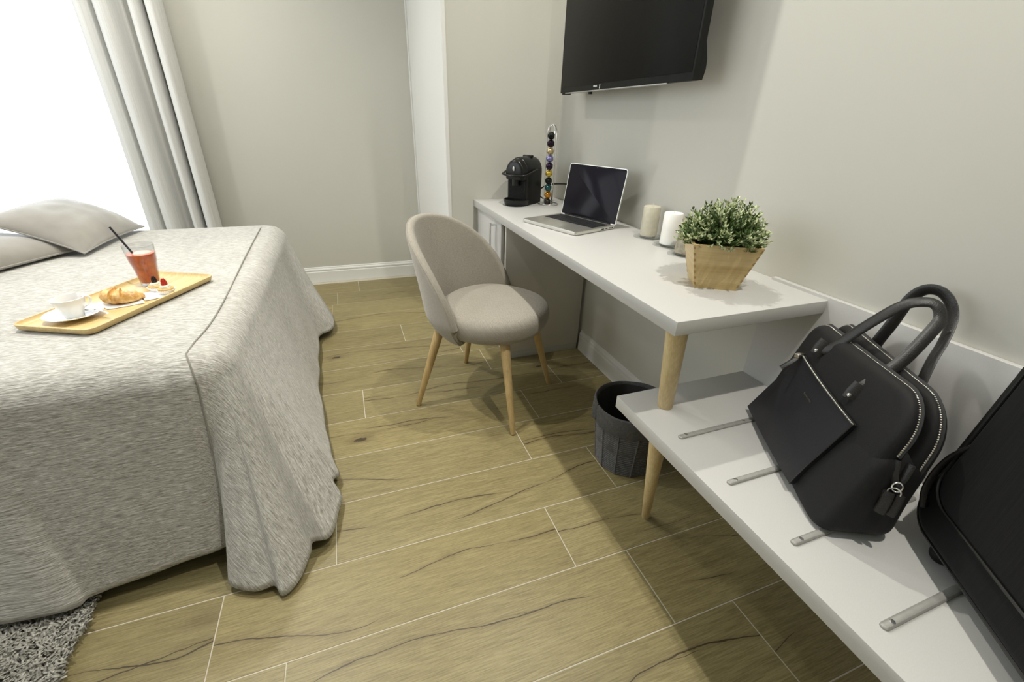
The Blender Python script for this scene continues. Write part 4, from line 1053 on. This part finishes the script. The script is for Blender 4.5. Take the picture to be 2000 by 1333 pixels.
# side tassel with ring
ts = bf(1.0, .60, .36)
for dx in (-.008, .012):
    G().tube([ts+V((dx*.6+.002, -dx*.8, .012)), ts+V((dx*.5-.004, -dx*.5-.006, -.012)), ts+V((-.004, -.010, -.034))], .0065, 8, flat=.35, upv=(1, 0, 0)).obj('side_strap', 'strap', bg)
rc = ts+V((-.008, -.014, -.030))
G().tube([rc+V((.5*.007*cos(a), -.86*.007*cos(a), .010*sin(a))) for a in [2*pi*k/20 for k in range(20)]], .0013, 8, True).obj('ring', 'chrome', bg)
G().tube([rc+V((.5*.009*cos(a), -.86*.009*cos(a), -.012+.009*sin(a))) for a in [pi*k/12-.3 for k in range(15)]], .0014, 8).obj('ring', 'chrome', bg)
for dx in (-.005, .006):
    G().tube([rc+V((dx, -dx*.9, -.014)), rc+V((dx-.001, -dx*.9-.002, -.035)), rc+V((dx-.003, -dx*.9-.002, -.060))], .0085, 8, flat=.4, upv=(1, .3, 0)).obj('luggage_tag', 'strap', bg)

# ================================================================== SUITCASE
sx_ = V((-.57, -.82, 0)).normalized(); sn = V((.82, -.57, 0)).normalized(); SL = .10
szv = (V((0, 0, cos(SL)))+sn*sin(SL)).normalized(); snb = sx_.cross(szv); snb = snb if snb.dot(sn) > 0 else -snb
S0 = V((.938, .300, .485))
su = thing('suitcase', (.86, .15, NZB), 'large black soft-sided suitcase standing on the bench against the wall', 'suitcase')
def sf(x, y, d): return S0+sx_*x+szv*y+snb*d-V(su.location)
SW, SH, SD = .36, .56, .155
def sslab(ol, d0, d1, rr, nm, mat, parent=None, bulge=.006):
    cx = sum(p[0] for p in ol)/len(ol); cy = sum(p[1] for p in ol)/len(ol); lay = []
    for k in (.2, .6, .9): lay.append((d0-bulge*(1-k*k), k, rr))
    lay += [(d0+rr*(1-cos(pi/2*i/5)), 1, rr*(1-sin(pi/2*i/5))) for i in range(6)]
    lay += [(d1-rr*(1-cos(pi/2*(5-i)/5)), 1, rr*(1-sin(pi/2*(5-i)/5))) for i in range(6)]
    rs = []
    for d, k, ins in lay:
        rs.append([sf(cx+(x-cx)*(1-ins/V((x-cx, y-cy)).length)*k, cy+(y-cy)*(1-ins/V((x-cx, y-cy)).length)*k, d) for x, y in ol])
    return fixn(G().rings(rs).obj(nm, mat, parent or su, True, 60))
sslab(densify(rrect(0, SW, 0, SH, .055, 8)), 0, SD, .02, 'case_body', 'suit')
for d_ in (.012, .060):
    G().tube([sf(x, y, d_) for x, y in densify(rrect(-.002, SW+.002, -.002, SH+.002, .056, 8))], .0035, 8, True).obj('piping', 'suitpipe', su)
pkt = sslab(densify(rrect(.028, SW-.028, .075, SH-.16, (.05, .05, .06, .06), 8)), -.012, .02, .010, 'front_pocket', 'suit')
G().tube([sf(x, y, -.010) for x, y in densify(rrect(.027, SW-.027, .074, SH-.159, (.05, .05, .06, .06), 8))], .003, 8, True).obj('piping', 'suitpipe', pkt)
sslab(densify(rrect(.04, SW-.04, SH-.15, SH-.03, .04, 8)), -.012, .02, .010, 'upper_pocket', 'suit')
G().tube(catmull([sf(.034, .045, -.006), sf(.022, .075, -.012), sf(.018, .115, -.014), sf(.022, .155, -.012), sf(.034, .19, -.006)], 6), .008, 10, flat=.5).obj('side_handle', 'strap', su)
for x_, d_ in ((.075, .035), (.31, .035), (.075, .12), (.31, .12)):
    wc = sf(x_, -.016, d_)
    wh = G().sphere(wc, .0185, 16, (1, 1, 1)).obj('wheel', 'blackmatte', su); wh.location = (0, 0, 0)
    G().box(wc+V((-.014, -.014, .002)), wc+V((.014, .014, .026)), .006).obj('wheel_housing', 'suitpipe', su)
